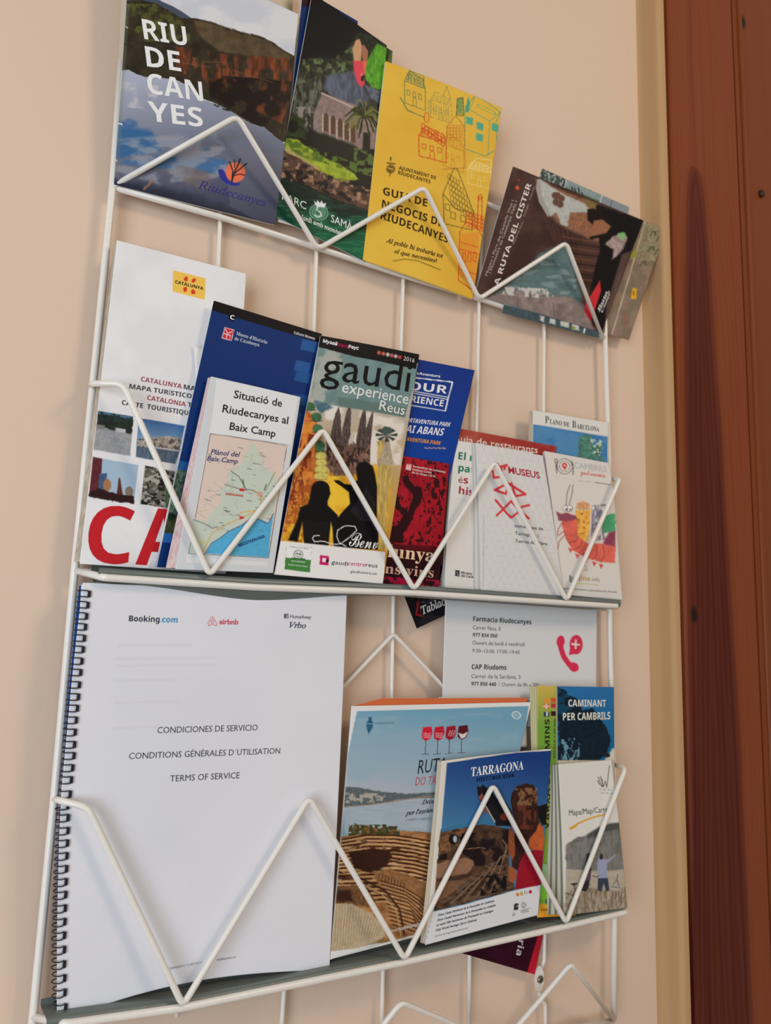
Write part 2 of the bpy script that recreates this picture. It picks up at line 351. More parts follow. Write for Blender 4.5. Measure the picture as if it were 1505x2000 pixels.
class Art:
    """Colours for the printed picture, in the coordinates of the close-up it was measured in."""
    def __init__(s, xy, base): s.x, s.y = xy[:, 0], xy[:, 1]; s.c = np.tile(RGB(base), (len(xy), 1)); s.seed = 1
    def _n(s, sx, sy=None, o=4, x=None, y=None):
        s.seed += 31; sy = sy or sx
        return fbm((s.x if x is None else x)/sx, (s.y if y is None else y)/sy, s.seed, o)
    def sdf(s, pts, x, y):
        p = np.asarray(pts, float); d = np.full(len(x), 1e18); ins = np.zeros(len(x), bool)
        for i in range(len(p)):
            a, b = p[i-1], p[i]; e = b-a; wx_, wy_ = x-a[0], y-a[1]; q = np.clip((wx_*e[0]+wy_*e[1])/max(e@e, 1e-9), 0, 1)
            d = np.minimum(d, (wx_-e[0]*q)**2+(wy_-e[1]*q)**2)
            cnd = ((a[1] <= y) & (b[1] > y)) | ((b[1] <= y) & (a[1] > y))
            with np.errstate(divide='ignore', invalid='ignore'): xi = a[0]+(y-a[1])/(e[1] if abs(e[1]) > 1e-9 else 1e-9)*e[0]
            ins ^= cnd & (x < xi)
        d = np.sqrt(d); return np.where(ins, -d, d)
    def _blend(s, idx, m, col, var, vsc):
        col = RGB(col)
        if var:
            s.seed += 31; vs = vsc if isinstance(vsc, tuple) else (vsc, vsc)
            n = fbm(s.x[idx]/vs[0], s.y[idx]/vs[1], s.seed, 4)
            col = np.clip(col[None, :]*(1+var*2*(n[:, None]-.5)), 0, 1)
        s.c[idx] = s.c[idx]*(1-m[:, None])+col*m[:, None]
    def poly(s, pts, col, soft=2, jit=0, jsc=20, a=1, var=0, vsc=15):
        p = np.asarray(pts, float); g = soft+jit; idx = np.where((s.x > p[:, 0].min()-g) & (s.x < p[:, 0].max()+g) & (s.y > p[:, 1].min()-g) & (s.y < p[:, 1].max()+g))[0]
        if len(idx) == 0: return
        x, y = s.x[idx], s.y[idx]
        if jit: s.seed += 31; x2 = x+jit*2*(fbm(x/jsc, y/jsc, s.seed, 3)-.5); y2 = y+jit*2*(fbm(x/jsc, y/jsc, s.seed+9, 3)-.5); x, y = x2, y2
        m = a*(1-sstep(-soft, soft, s.sdf(p, x, y))); s._blend(idx, m, col, var, vsc)
    def blot(s, pts, col, thr=.55, sc=20, soft=.05, a=1, var=0, vsc=15, edge=2):
        p = np.asarray(pts, float); idx = np.where((s.x > p[:, 0].min()-edge) & (s.x < p[:, 0].max()+edge) & (s.y > p[:, 1].min()-edge) & (s.y < p[:, 1].max()+edge))[0]
        if len(idx) == 0: return
        x, y = s.x[idx], s.y[idx]; s.seed += 31; sc_ = sc if isinstance(sc, tuple) else (sc, sc)
        n = fbm(x/sc_[0], y/sc_[1], s.seed, 4)
        m = a*(1-sstep(-edge, edge, s.sdf(p, x, y)))*sstep(thr-soft, thr+soft, n); s._blend(idx, m, col, var, vsc)
    def line(s, pts, w, col, soft=1.5, a=1, closed=False):
        p = np.asarray(pts, float); g = w+soft; idx = np.where((s.x > p[:, 0].min()-g) & (s.x < p[:, 0].max()+g) & (s.y > p[:, 1].min()-g) & (s.y < p[:, 1].max()+g))[0]
        if len(idx) == 0: return
        x, y = s.x[idx], s.y[idx]; d = np.full(len(idx), 1e18)
        for i in range(0 if closed else 1, len(p)):
            A, B = p[i-1], p[i]; e = B-A; q = np.clip(((x-A[0])*e[0]+(y-A[1])*e[1])/max(e@e, 1e-9), 0, 1)
            d = np.minimum(d, (x-A[0]-e[0]*q)**2+(y-A[1]-e[1]*q)**2)
        m = a*(1-sstep(w/2-soft/2, w/2+soft/2, np.sqrt(d))); s._blend(idx, m, col, 0, 1)
    def ell(s, cx, cy, rx, ry, col, soft=2, ang=0, a=1, var=0, vsc=15, ring=0, jit=0, jsc=15):
        ca, sa = math.cos(math.radians(ang)), math.sin(math.radians(ang))
        pts = [(cx+rx*math.cos(t)*ca-ry*math.sin(t)*sa, cy+rx*math.cos(t)*sa+ry*math.sin(t)*ca) for t in np.linspace(0, 2*math.pi, 29)[:-1]]
        if ring: s.line(pts, ring, col, soft, a, True)
        else: s.poly(pts, col, soft, jit, jsc, a, var, vsc)
    def grad(s, x0, y0, x1, y1, c0, c1, pts=None, a=1):
        dx, dy = x1-x0, y1-y0; t = np.clip(((s.x-x0)*dx+(s.y-y0)*dy)/(dx*dx+dy*dy), 0, 1)[:, None]
        col = RGB(c0)*(1-t)+RGB(c1)*t; m = np.full(len(s.x), float(a))
        if pts is not None: m = a*(1-sstep(-2, 2, s.sdf(pts, s.x, s.y)))
        s.c = s.c*(1-m[:, None])+col*m[:, None]
    def cloud(s, col, thr, soft, sx, sy, pts=None, a=1):
        m = a*sstep(thr-soft, thr+soft, s._n(sx, sy))
        if pts is not None: m = m*(1-sstep(-14, 14, s.sdf(pts, s.x, s.y)))
        s.c = s.c*(1-m[:, None])+RGB(col)*m[:, None]

MATHS = {'sb': (0x1D400, 0x1D41A, 0x1D7CE), 'si': (0x1D434, 0x1D44E, None), 'sc': (0x1D4D0, 0x1D4EA, None), 'B': (0x1D5D4, 0x1D5EE, 0x1D7EC)}
FCACHE = {}
_tc = bpy.data.curves.new('lettering_source', 'FONT'); _to = bpy.data.objects.new('lettering_source', _tc); COL.objects.link(_to)
_tc.resolution_u = 2
def glyphs(text, style):
    k = (text, style)
    if k in FCACHE: return FCACHE[k]
    st = style.rstrip('0123456789'); off = float('.0'+style[len(st):]) if style[len(st):] else 0
    if st in MATHS:
        A, a, d = MATHS[st]; out = ''
        for ch in text:
            if 'A' <= ch <= 'Z': out += chr(A+ord(ch)-65)
            elif 'a' <= ch <= 'z': out += chr(a+ord(ch)-97) if not (st == 'si' and ch == 'h') else '\u210e'
            elif ch.isdigit() and d: out += chr(d+int(ch))
            else: out += ch
        text = out
    _tc.body = text; _tc.offset = off
    bpy.context.view_layer.update()
    ev = _to.evaluated_get(bpy.context.evaluated_depsgraph_get()); me = ev.to_mesh()
    n = len(me.vertices); V = np.empty(n*3); me.vertices.foreach_get('co', V); V = V.reshape(-1, 3)[:, :2].copy()
    me.calc_loop_triangles(); T = np.empty(len(me.loop_triangles)*3, np.int32); me.loop_triangles.foreach_get('vertices', T); T = T.reshape(-1, 3).copy()
    ev.to_mesh_clear(); FCACHE[k] = (V, T); return V, T
CAPH = {}
def caph(style):
    if style not in CAPH:
        V, T = glyphs('H', style); CAPH[style] = V[:, 1].max()
    return CAPH[style]

def homog(src, dst):
    A = []
    for (x, y), (X, Y) in zip(src, dst):
        A.append([x, y, 1, 0, 0, 0, -X*x, -X*y, -X]); A.append([0, 0, 0, x, y, 1, -Y*x, -Y*y, -Y])
    return np.linalg.svd(np.array(A))[2][-1].reshape(3, 3)
def happ(H, p):
    p = np.asarray(p, float); q = np.c_[p, np.ones(len(p))]@H.T; return q[:, :2]/q[:, 2:]

class Page:
    """A leaflet: four corners (TL TR BR BL) seen in a close-up, leaning from depth dt at the top to db at the foot (cells)."""
    def __init__(s, name, label, cat, crop, corners, dt, db, th=.006, mat=None, base=(235, 235, 235), art=None, group=None, bulge=0, vb=0,
                 top=None, bot=None, left=None, right=None, step=1.45, dr=0, edge=(232, 228, 220), block=None, part='cover', bmax=.990):
        s.crop = crop; s.px = to_px(crop, corners); s.bulge = bulge; s.vb = vb; s.top, s.bot, s.left, s.right = top, bot, left, right
        s.Q = [unp(*s.px[0], dt), unp(*s.px[1], dt+dr), unp(*s.px[2], db+dr), unp(*s.px[3], db)]
        s.Q = [W(q) for q in s.Q]; s.mat = mat or M_MATTE
        n = np.cross(s.Q[1]-s.Q[0], s.Q[3]-s.Q[0]); n /= np.linalg.norm(n)
        if n[1] > 0: n = -n
        s.n = n; s.wm = np.linalg.norm(s.Q[1]-s.Q[0]); s.hm = np.linalg.norm(s.Q[3]-s.Q[0])
        s.H = homog([(0, 0), (1, 0), (1, 1), (0, 1)], s.px); s.Hi = np.linalg.inv(s.H)
        s.base_pt = (s.Q[2]+s.Q[3])/2
        s.root = thing(name, label, cat, tuple(s.base_pt), group)
        wpx = max(np.linalg.norm(s.px[1]-s.px[0]), np.linalg.norm(s.px[2]-s.px[3])); hpx = np.linalg.norm(s.px[3]-s.px[0])
        nu, nv = (max(2, int(wpx/step)), max(2, int(hpx/step))) if art else (12, 16)
        U_, V_ = np.meshgrid(np.linspace(0, 1, nu+1), np.linspace(0, 1, nv+1)); U_ = U_.ravel(); V_ = V_.ravel()
        u2, v2 = U_.copy(), V_.copy()
        if s.top: v2 = v2+(1-V_)*s.top(U_)
        if s.bot: v2 = v2+V_*s.bot(U_)
        if s.left: u2 = u2+(1-U_)*s.left(V_)
        if s.right: u2 = u2+U_*s.right(V_)
        P = s.P(u2, v2, 0)
        pc = happ(s.H, np.c_[u2, v2]); ox, oy, sc = CROP[crop]; cc = (pc-[ox, oy])*sc
        a = Art(cc, base)
        if art: art(a)
        nV = len(P); idx = np.arange(nV).reshape(nv+1, nu+1)
        F = np.c_[idx[:-1, :-1].ravel(), idx[1:, :-1].ravel(), idx[1:, 1:].ravel(), idx[:-1, 1:].ravel()]
        rim = np.r_[idx[0, :-1], idx[:-1, -1], idx[-1, :0:-1], idx[:0:-1, 0]]
        back = P[rim]-s.n*(th if not block else .004)*C
        bi = nV+np.arange(len(rim)); r2 = np.roll(rim, -1); b2 = np.roll(bi, -1)
        F2 = np.c_[rim, r2, b2, bi]
        V = np.r_[P, back, back]; ctr = V[bi].mean(0); V = np.r_[V, [ctr]]
        bj = bi+len(rim); k = len(V)-1
        F3 = np.c_[bj, np.roll(bj, -1), np.full(len(bj), k)]
        cols = np.r_[lin(s_clip(a.c)), np.tile(lin(edge), (2*len(rim)+1, 1))]
        allF = [F, F2]
        me = mesh_np(name+'_'+part, V-s.base_pt, np.r_[F, F2], s.mat, cols, True)
        # back face
        me2 = bpy.data.meshes.new('tmp'); bpy.data.meshes.remove(me2)
        o = obj(part, me, s.root); s.cover = o
        s.parts = {}; s.bmax = bmax
        if block:      # (depth, left shift top, left shift bottom, right shift, colour a, colour b, scale) the sheets folded behind the cover
            d, lt, lb, rt, ca, cb, cs = block
            s.block(d, lt, lb, rt, ca, cb, cs)
        else:
            bq = [(0.0, 0.0), (1, 0), (1, 1), (0, 1)]
            Vb = [s.P(np.array([a_]), np.array([b_]), -th*C*.98)[0] for a_, b_ in bq]
            mb = mesh_np(name+'_back', np.array(Vb)-s.base_pt, [(3, 2, 1, 0)], s.mat, np.tile(lin(edge), (4, 1)))
            obj('back_sheet', mb, s.root)
    def P(s, u_, v_, h=0.0):
        u_ = np.asarray(u_, float)[:, None]; v_ = np.asarray(v_, float)[:, None]
        B = s.Q[0]*(1-u_)*(1-v_)+s.Q[1]*u_*(1-v_)+s.Q[2]*u_*v_+s.Q[3]*(1-u_)*v_
        uc = np.clip(u_, 0, 1); vc = np.clip(v_, 0, 1)
        b = s.bulge*C*np.sin(math.pi*uc)+s.vb*C*np.sin(math.pi*vc)
        return B+s.n*(b+h)
    def uv(s, pts, crop=None): return happ(s.Hi, to_px(crop or s.crop, pts))
    def block(s, d, lt, lb, rt, ca, cb, cs, name='folded_sheets'):
        nv = 60; nl = 10; lt /= s.wm/C; lb /= s.wm/C
        V = []; cols = []; F = []
        for j in range(nv+1):
            v = j/nv; v_ = .004+v*s.bmax; lft = -(lt*(1-v)+lb*v)
            for i in range(nl+1):
                t = i/nl
                p = s.P(np.array([lft*t*(1 if lt+lb > 0 else 0)]), np.array([v_]), -(.004+d*t)*C)[0]; V.append(p)
                n1 = vnoise(np.array([i*1.7+.3]), np.array([v*cs]), 5)[0]; n1 = n1 if cs > 16 else .1+.75*(i % 3 == 1)+.15*n1; cols.append(RGB(ca)*(1-n1)+RGB(cb)*n1)
            for t, uu in ((1, 1-rt), (0, 1-rt)):
                V.append(s.P(np.array([uu]), np.array([v_]), -(.004+d*t)*C)[0]); cols.append(RGB(ca))
        st = nl+3
        for j in range(nv):
            for i in range(st-1): a = j*st+i; F.append((a, a+1, a+st+1, a+st))
            F.append((j*st+st-1, j*st, (j+1)*st, (j+1)*st+st-1))
        F.append(tuple(range(st))[::-1]); F.append(tuple(nv*st+i for i in range(st)))
        obj(name, mesh_np(name, np.array(V)-s.base_pt, F, M_MATTE, lin(s_clip(np.array(cols)))), s.root)
    def text(s, txt, p0, p1, h, col, style='r', part='lettering', shear=0, crop=None, anchor=True):
        V, T = glyphs(txt, style)
        if len(V) == 0: return
        q = s.uv([p0, p1], crop)*[s.wm, s.hm]; d = q[1]-q[0]; L = np.linalg.norm(d); d /= L; up = np.array([d[1], -d[0]])
        # metres per crop unit measured along `up`
        e = 0.01; a = happ(s.H, [q[0]/[s.wm, s.hm], (q[0]+up*e)/[s.wm, s.hm]]); pxl = np.linalg.norm(a[1]-a[0]); hm = h/CROP[crop or s.crop][2]*e/pxl
        x0, x1 = V[:, 0].min(), V[:, 0].max(); X = (V[:, 0]-x0)/(x1-x0)*L; Y = V[:, 1]/caph(style)*hm
        X = X+shear*Y
        m = q[0]+X[:, None]*d+Y[:, None]*up; uvp = m/[s.wm, s.hm]
        s._ct = getattr(s, '_ct', 0)+1; s._add((part, s._ct), s.P(uvp[:, 0], uvp[:, 1], .00022), T, col)
    def shape(s, pts, col, part='emblem', crop=None, h=.00018):
        uvp = s.uv(pts, crop); P = s.P(uvp[:, 0], uvp[:, 1], h)
        from mathutils.geometry import tessellate_polygon
        T = np.array(tessellate_polygon([[Vector((a, b, 0)) for a, b in uvp]]), int)
        s._add(part, P, T, col)
    def _add(s, part, P, T, col):
        Vs, Ts, Cs, n = s.parts.setdefault(part, ([], [], [], [0]))
        Vs.append(P); Ts.append(T+n[0]); Cs.append(np.tile(lin(col), (len(P), 1))); n[0] += len(P)
    def done(s):
        for part, (Vs, Ts, Cs, n) in s.parts.items():
            if isinstance(part, tuple): part = part[0]
            V = np.concatenate(Vs)-s.base_pt; T = np.concatenate(Ts)
            # face the camera side
            nn = np.cross(V[T[:, 1]]-V[T[:, 0]], V[T[:, 2]]-V[T[:, 0]])@s.n
            T[nn < 0] = T[nn < 0][:, ::-1]
            obj(part, mesh_np(part, V, T, M_INK, np.concatenate(Cs)), s.root)
def s_clip(a): return np.clip(a, 0, 1)*255.0
def ring_pts(cx, cy, rx, ry, n=20, a0=0, a1=360): return [(cx+rx*math.cos(math.radians(a0+(a1-a0)*k/n)), cy+ry*math.sin(math.radians(a0+(a1-a0)*k/n))) for k in range(n)]
def quad(p): return p
WHITE = (244, 244, 244); BLACK = (28, 28, 30)

# ================================================================== top shelf
# --- pale leaflet at the very back; its left strip stands in for the magazine's shade
p = Page('leaflet', 'plain cream leaflet mostly hidden behind the lake magazine', 'leaflet', 'P', [(244, -140), (574, -30), (556, 245), (233, 113)], .07, .0, base=(206, 192, 165), group=None)
p.done()

# --- lake magazine
def art_lake(a):
    a.c[:] = RGB((222, 224, 228)); a.cloud((205, 210, 220), .5, .15, 260, 120)
    a.poly([(100, -60), (330, -20), (420, 40), (500, 75), (560, 110), (640, 165), (500, 200), (100, 120)], (72, 82, 100), 4)      # far blue ridge
    a.poly([(100, 40), (260, 30), (380, 55), (480, 110), (560, 160), (650, 160), (720, 172), (800, 190), (850, 215), (930, 245), (1060, 265), (1140, 290), (1210, 330), (1290, 385), (1340, 415), (1400, 430), (1400, 1020), (1250, 1025), (1200, 985), (1130, 925), (1070, 910), (1000, 880), (900, 815), (800, 765), (700, 730), (600, 640), (520, 600), (420, 588), (300, 580), (240, 560), (180, 530), (60, 540)], (52, 46, 34), 3, 5, 40, var=.35, vsc=60)
    a.blot([(100, 60), (400, 60), (620, 200), (620, 330), (300, 330), (100, 200)], (84, 86, 44), .52, 50, .12, var=.3)
    a.poly([(640, 170), (800, 200), (1100, 280), (1330, 420), (1300, 450), (830, 400), (700, 300)], (88, 74, 52), 12, 10, 40, var=.25, vsc=40)
    a.blot([(500, 360), (900, 420), (1300, 430), (1330, 640), (1250, 900), (900, 720), (640, 600), (520, 520)], (108, 56, 34), .5, (45, 110), .1, var=.5, vsc=(20, 70))
    a.blot([(560, 420), (1200, 560), (1180, 800), (700, 560)], (142, 74, 44), .6, (24, 90), .07, a=.8)
    a.blot([(740, 560), (1330, 600), (1250, 1000), (1060, 900), (760, 720)], (26, 16, 14), .47, 80, .12)
    for x0, y0, x1, y1 in ((700, 470, 850, 475), (920, 530, 1190, 610), (560, 480, 760, 510)): a.line([(x0, y0), (x1, y1)], 5, (150, 96, 74), 4, .6)
    # sky mirrored in the lake
    wt = [(0, 535), (180, 530), (240, 560), (300, 580), (420, 588), (520, 600), (600, 640), (700, 735), (800, 765), (900, 815), (1000, 880), (1070, 910), (1130, 925), (1200, 985), (1260, 1030), (1400, 1040), (1400, 1700), (0, 1500)]
    a.grad(500, 560, 560, 1500, (176, 184, 204), (62, 66, 88), wt)
    a.cloud((70, 112, 160), .50, .10, 210, 90, [(60, 850), (500, 900), (900, 1050), (900, 1250), (60, 1150)])
    a.cloud((58, 106, 156), .35, .10, 240, 120, [(60, 920), (350, 950), (420, 1080), (60, 1130)])
    a.cloud((158, 160, 172), .52, .10, 150, 60, [(60, 1000), (800, 960), (1000, 1250), (400, 1300), (60, 1200)], .7)
    a.cloud((118, 106, 104), .5, .12, 160, 70, [(330, 1130), (800, 1230), (760, 1350), (330, 1250)], .7)
    a.poly([(60, 1250), (500, 1330), (800, 1440), (1250, 1560), (1250, 1640), (60, 1400)], (44, 48, 66), 40, 20, 60)
    a.grad(1000, 1150, 1100, 1500, (118, 118, 134), (84, 86, 104), [(860, 1050), (1300, 1120), (1300, 1650), (900, 1450)], .6)
    a.blot([(60, 600), (400, 640), (360, 800), (60, 780)], (196, 196, 204), .55, 70, .15)
    for x, y in ((305, 1320), (330, 1300), (345, 1285)): a.ell(x, y, 18, 7, (160, 110, 84), 5, -50)
    for x, y, n in ((855, 225, 6), (920, 240, 9), (1050, 268, 4), (1085, 280, 6), (790, 775, 4), (850, 800, 6)):
        for k in range(n): a.ell(x+k*9, y+k*3.2+random.uniform(-5, 5), 6, 5, (30, 26, 24), 3)
    a.poly([(120, 60), (185, 60), (110, 1250), (70, 1250)], (130, 134, 120), 10, a=.35)
    for y in (343, 352): a.line([(145, y), (210, y+22)], 4, (34, 34, 28), 3, .8)
    a.line([(158, 225), (172, 232)], 7, (215, 215, 205), 3)
    a.line([(100, 890), (135, 898)], 8, (240, 240, 245), 4); a.line([(85, 1125), (100, 1140)], 7, (220, 222, 230), 4)
    # emblem
    a.poly([(815, 1210), (845, 1205), (868, 1235), (890, 1275), (930, 1298), (972, 1300), (965, 1314), (920, 1318), (870, 1300), (830, 1265)], (44, 50, 150), 4)
    a.ell(936, 1228, 68, 66, (240, 120, 84), 5)
    for L_, w in (([(912, 1288), (930, 1225), (960, 1165), (968, 1140)], 10), ([(912, 1288), (918, 1220), (900, 1170), (893, 1158)], 8), ([(925, 1240), (980, 1195), (1014, 1170)], 9), ([(925, 1250), (970, 1240), (998, 1248)], 7), ([(930, 1200), (932, 1160), (925, 1145)], 6)): a.line(L_, w, (34, 26, 40), 4)
p = Page('magazine', 'glossy magazine with a lake reflecting hills, leftmost on the top shelf', 'magazine', 'A', [(200, -450), (1372, 100), (1212, 1572), (82, 1290)], .24, .05, .03, M_GLOSS, art=art_lake, vb=.012)
for t_, x0, y0, x1, y1, h in (('RIU', 293, 313, 603, 362, 146), ('DE', 313, 506, 558, 543, 144), ('CAN', 322, 692, 712, 750, 142), ('YES', 330, 880, 712, 926, 136)):
    p.text(t_, (x0, y0), (x1, y1), h, (240, 242, 244), 'B', 'title')
p.text('Riudecanyes', (676, 1328), (1142, 1455), 56, (62, 54, 140), 'si', 'small_title', .1)
p.done()

# --- blue leaflet behind the park leaflet
def art_blue(a):
    a.c[:] = RGB((16, 44, 96)); a.poly([(200, -80), (290, -80), (280, 40), (205, 35)], (46, 14, 30), 12)
    a.line([(217, -60), (73, 1350)], 12, (214, 222, 232), 4); a.line([(70, 1352), (330, 1425)], 22, (226, 226, 226), 4)
    a.poly([(70, 1325), (330, 1395), (330, 1412), (70, 1342)], (28, 70, 140), 3)
p = Page('leaflet', 'dark blue leaflet with a white edge peeking out between magazine and park leaflet', 'leaflet', 'B', [(221, -70), (560, 130), (440, 1460), (72, 1358)], .22, .03, .004, M_GLOSS, art=art_blue)
p.done()
def art_copy(a):
    a.c[:] = RGB((30, 40, 24)); a.blot([(600, 200), (900, 200), (900, 500), (600, 500)], (86, 110, 44), .5, 18, .08)
p = Page('leaflet', 'green-edged leaflet whose corner shows behind the parrot leaflet', 'leaflet', 'B', [(480, 150), (772, 312), (700, 1400), (400, 1250)], .2, .04, .004, M_GLOSS, art=art_copy)
p.done()

# --- park leaflet with parrot
def art_park(a):
    a.c[:] = RGB((18, 18, 20))
    a.poly([(240, 330), (330, 310), (420, 330), (500, 300), (560, 180), (760, 300), (700, 760), (120, 720), (170, 450)], (46, 48, 40), 10, 14, 40, var=.6, vsc=30)
    a.blot([(230, 320), (420, 320), (560, 250), (560, 420), (200, 470)], (88, 104, 66), .55, 26, .08, var=.4)
    a.blot([(150, 430), (480, 420), (520, 640), (130, 640)], (104, 106, 96), .56, (20, 60), .08, a=.8, var=.4)
    a.poly([(370, 420), (560, 400), (640, 520), (600, 640), (470, 600), (360, 500)], (84, 92, 110), 12, 12, 40, var=.35, vsc=(14, 40))
    # pink villa with arches
    a.poly([(345, 520), (560, 600), (680, 680), (680, 860), (560, 860), (290, 760), (300, 640)], (140, 120, 116), 4, 3, 20, var=.15)
    a.line([(345, 520), (540, 612), (640, 665)], 9, (190, 172, 160), 4)
    for k, x in enumerate((372, 415, 458, 498, 536)):
        y = 640+k*17; a.poly([(x-13, y+110), (x-14, y+18), (x-7, y+2), (x, y-4), (x+8, y+3), (x+14, y+18), (x+13, y+115)], (92, 62, 48), 3); a.line([(x-20, y+125), (x-20, y+10)], 6, (196, 180, 166), 3)
    a.blot([(190, 600), (300, 600), (330, 760), (180, 760)], (160, 150, 140), .56, (16, 40), .06, a=.8)
    a.poly([(250, 720), (560, 850), (580, 1010), (300, 900)], (20, 24, 18), 14, 10, 30)
    a.poly([(140, 660), (240, 670), (250, 800), (130, 780)], (38, 52, 26), 8, 10, 24, var=.5)
    a.ell(170, 720, 34, 40, (14, 18, 12), 8)
    # lawn
    a.poly([(118, 795), (190, 800), (320, 890), (460, 960), (540, 1010), (570, 1050), (450, 1070), (300, 990), (180, 905), (108, 850)], (150, 168, 44), 6, 6, 26, var=.25, vsc=30)
    a.blot([(120, 790), (560, 950), (560, 1010), (120, 880)], (84, 112, 36), .5, 28, .08)
    a.poly([(118, 845), (200, 900), (330, 980), (330, 1000), (180, 930), (112, 870)], (176, 160, 96), 5)
    # stony bank
    a.poly([(100, 880), (170, 900), (300, 985), (450, 1065), (640, 1120), (700, 1180), (650, 1250), (420, 1180), (250, 1100), (80, 1040)], (84, 60, 50), 6, 12, 30, var=.5, vsc=24)
    a.blot([(100, 900), (660, 1120), (650, 1230), (80, 1050)], (150, 116, 92), .58, 26, .06, var=.4)
    a.blot([(100, 900), (660, 1140), (650, 1240), (80, 1060)], (26, 20, 18), .55, 36, .07)
    # palms
    a.poly([(598, 760), (640, 760), (630, 1090), (580, 1085)], (22, 18, 14), 5)
    for k in range(46):
        t = random.uniform(0, 2*math.pi); r = random.uniform(70, 125)
        a.line([(600, 660), (600+r*.6*math.cos(t), 650+r*.6*math.sin(t)-10), (600+r*math.cos(t), 662+r*.9*math.sin(t)+18)], 9, random.choice([(58, 66, 26), (96, 104, 44), (34, 38, 18), (120, 118, 60)]), 3)
    a.blot([(540, 850), (640, 880), (690, 960), (690, 1040), (540, 1000)], (84, 108, 48), .48, 22, .08)
    # parrot
    a.poly([(560, 220), (600, 200), (740, 270), (770, 330), (700, 600), (640, 560), (580, 480), (540, 380)], (38, 44, 34), 10, 10, 20, var=.5)
    a.poly([(530, 280), (548, 235), (572, 228), (588, 270), (582, 350), (540, 350)], (206, 160, 120), 4)
    a.poly([(582, 270), (600, 262), (625, 300), (622, 350), (592, 352)], (168, 112, 84), 4)
    a.poly([(534, 345), (580, 350), (625, 350), (600, 430), (606, 480), (588, 498), (560, 470), (540, 410)], (226, 70, 88), 6)
    a.poly([(592, 350), (640, 355), (630, 420), (604, 430)], (216, 124, 80), 8)
    a.poly([(625, 340), (680, 262), (735, 290), (760, 330), (735, 380), (706, 520), (650, 500), (608, 450), (612, 390)], (88, 158, 40), 5, 4, 14, var=.3, vsc=(10, 24))
    a.poly([(600, 480), (650, 500), (704, 525), (690, 590), (640, 560)], (88, 96, 112), 8, var=.3)
    a.ell(592, 446, 9, 18, (20, 14, 16), 3, 10); a.line([(583, 430), (590, 420)], 4, (230, 200, 190), 2)
    # green water
    a.grad(300, 1080, 330, 1500, (20, 44, 34), (24, 96, 66), [(60, 1040), (250, 1110), (420, 1190), (660, 1260), (660, 1650), (20, 1320)])
    a.blot([(40, 1150), (620, 1300), (600, 1600), (30, 1330)], (44, 124, 86), .58, (70, 12), .06, a=.7)
    a.blot([(60, 1060), (640, 1260), (630, 1400), (50, 1200)], (12, 28, 22), .5, (90, 20), .1, a=.8)
    # seal and crown
    a.ell(325, 1278, 58, 58, (70, 140, 104), 3, a=.75); a.ell(325, 1278, 56, 56, (196, 214, 200), 3, ring=4, a=.7)
    for r in (38, 24): a.ell(325, 1278, r, r, (200, 216, 204), 3, ring=4, a=.6)
    a.line([(345, 1235), (318, 1240), (312, 1262), (335, 1278), (340, 1300), (318, 1312), (300, 1300)], 8, (230, 238, 232), 3)
    a.poly([(296, 1200), (310, 1215), (318, 1196), (332, 1214), (345, 1196), (352, 1218), (372, 1212), (360, 1245), (304, 1232)], (236, 240, 236), 3)
p = Page('leaflet', 'dark green park leaflet with a parrot and villa, leaning on the top shelf', 'leaflet', 'B', [(283, -42), (738, 278), (605, 1600), (33, 1310)], .26, .055, .02, M_GLOSS, art=art_park, vb=.01)
p.text('PARC', (98, 1204), (246, 1266), 52, (226, 232, 228), 'r', 'title'); p.text('SAMÀ', (398, 1338), (528, 1394), 50, (236, 240, 238), 'r', 'title')
p.text('Jardí amb memòria', (212, 1333), (476, 1436), 34, (226, 232, 228), 'si2', 'small_print', -.1)
p.done()

# --- yellow booklet
def houses(a, bx, by, w, h, col, lw=4, roof=True, win=3, var=0):
    a.line([(bx, by), (bx+w, by+h*.25), (bx+w, by+h), (bx, by+h*.75)], lw, col, 3, .9, True)
    a.line([(bx, by), (bx+w*.25, by-h*.35), (bx+w*.9, by-h*.05), (bx+w, by+h*.25)], lw, col, 3, .9)
    if roof:
        for k in range(5):
            for j in range(3):
                x = bx+w*(.12+.17*k)+j*4; y = by-h*.02+k*h*.05-j*h*.1; a.ell(x, y, w*.05, h*.05, col, 2, ring=lw*.7, a=.8)
    for k in range(win):
        x = bx+w*(.12+.28*k); y = by+h*(.3+.07*k); a.line([(x, y), (x+w*.13, y+h*.03), (x+w*.13, y+h*.2), (x, y+h*.17)], lw*.8, col, 3, .9, True)
    a.line([(bx+w*.4, by+h*.84), (bx+w*.4, by+h*.6), (bx+w*.48, by+h*.54), (bx+w*.56, by+h*.64), (bx+w*.56, by+h*.9)], lw*.8, col, 3, .9)
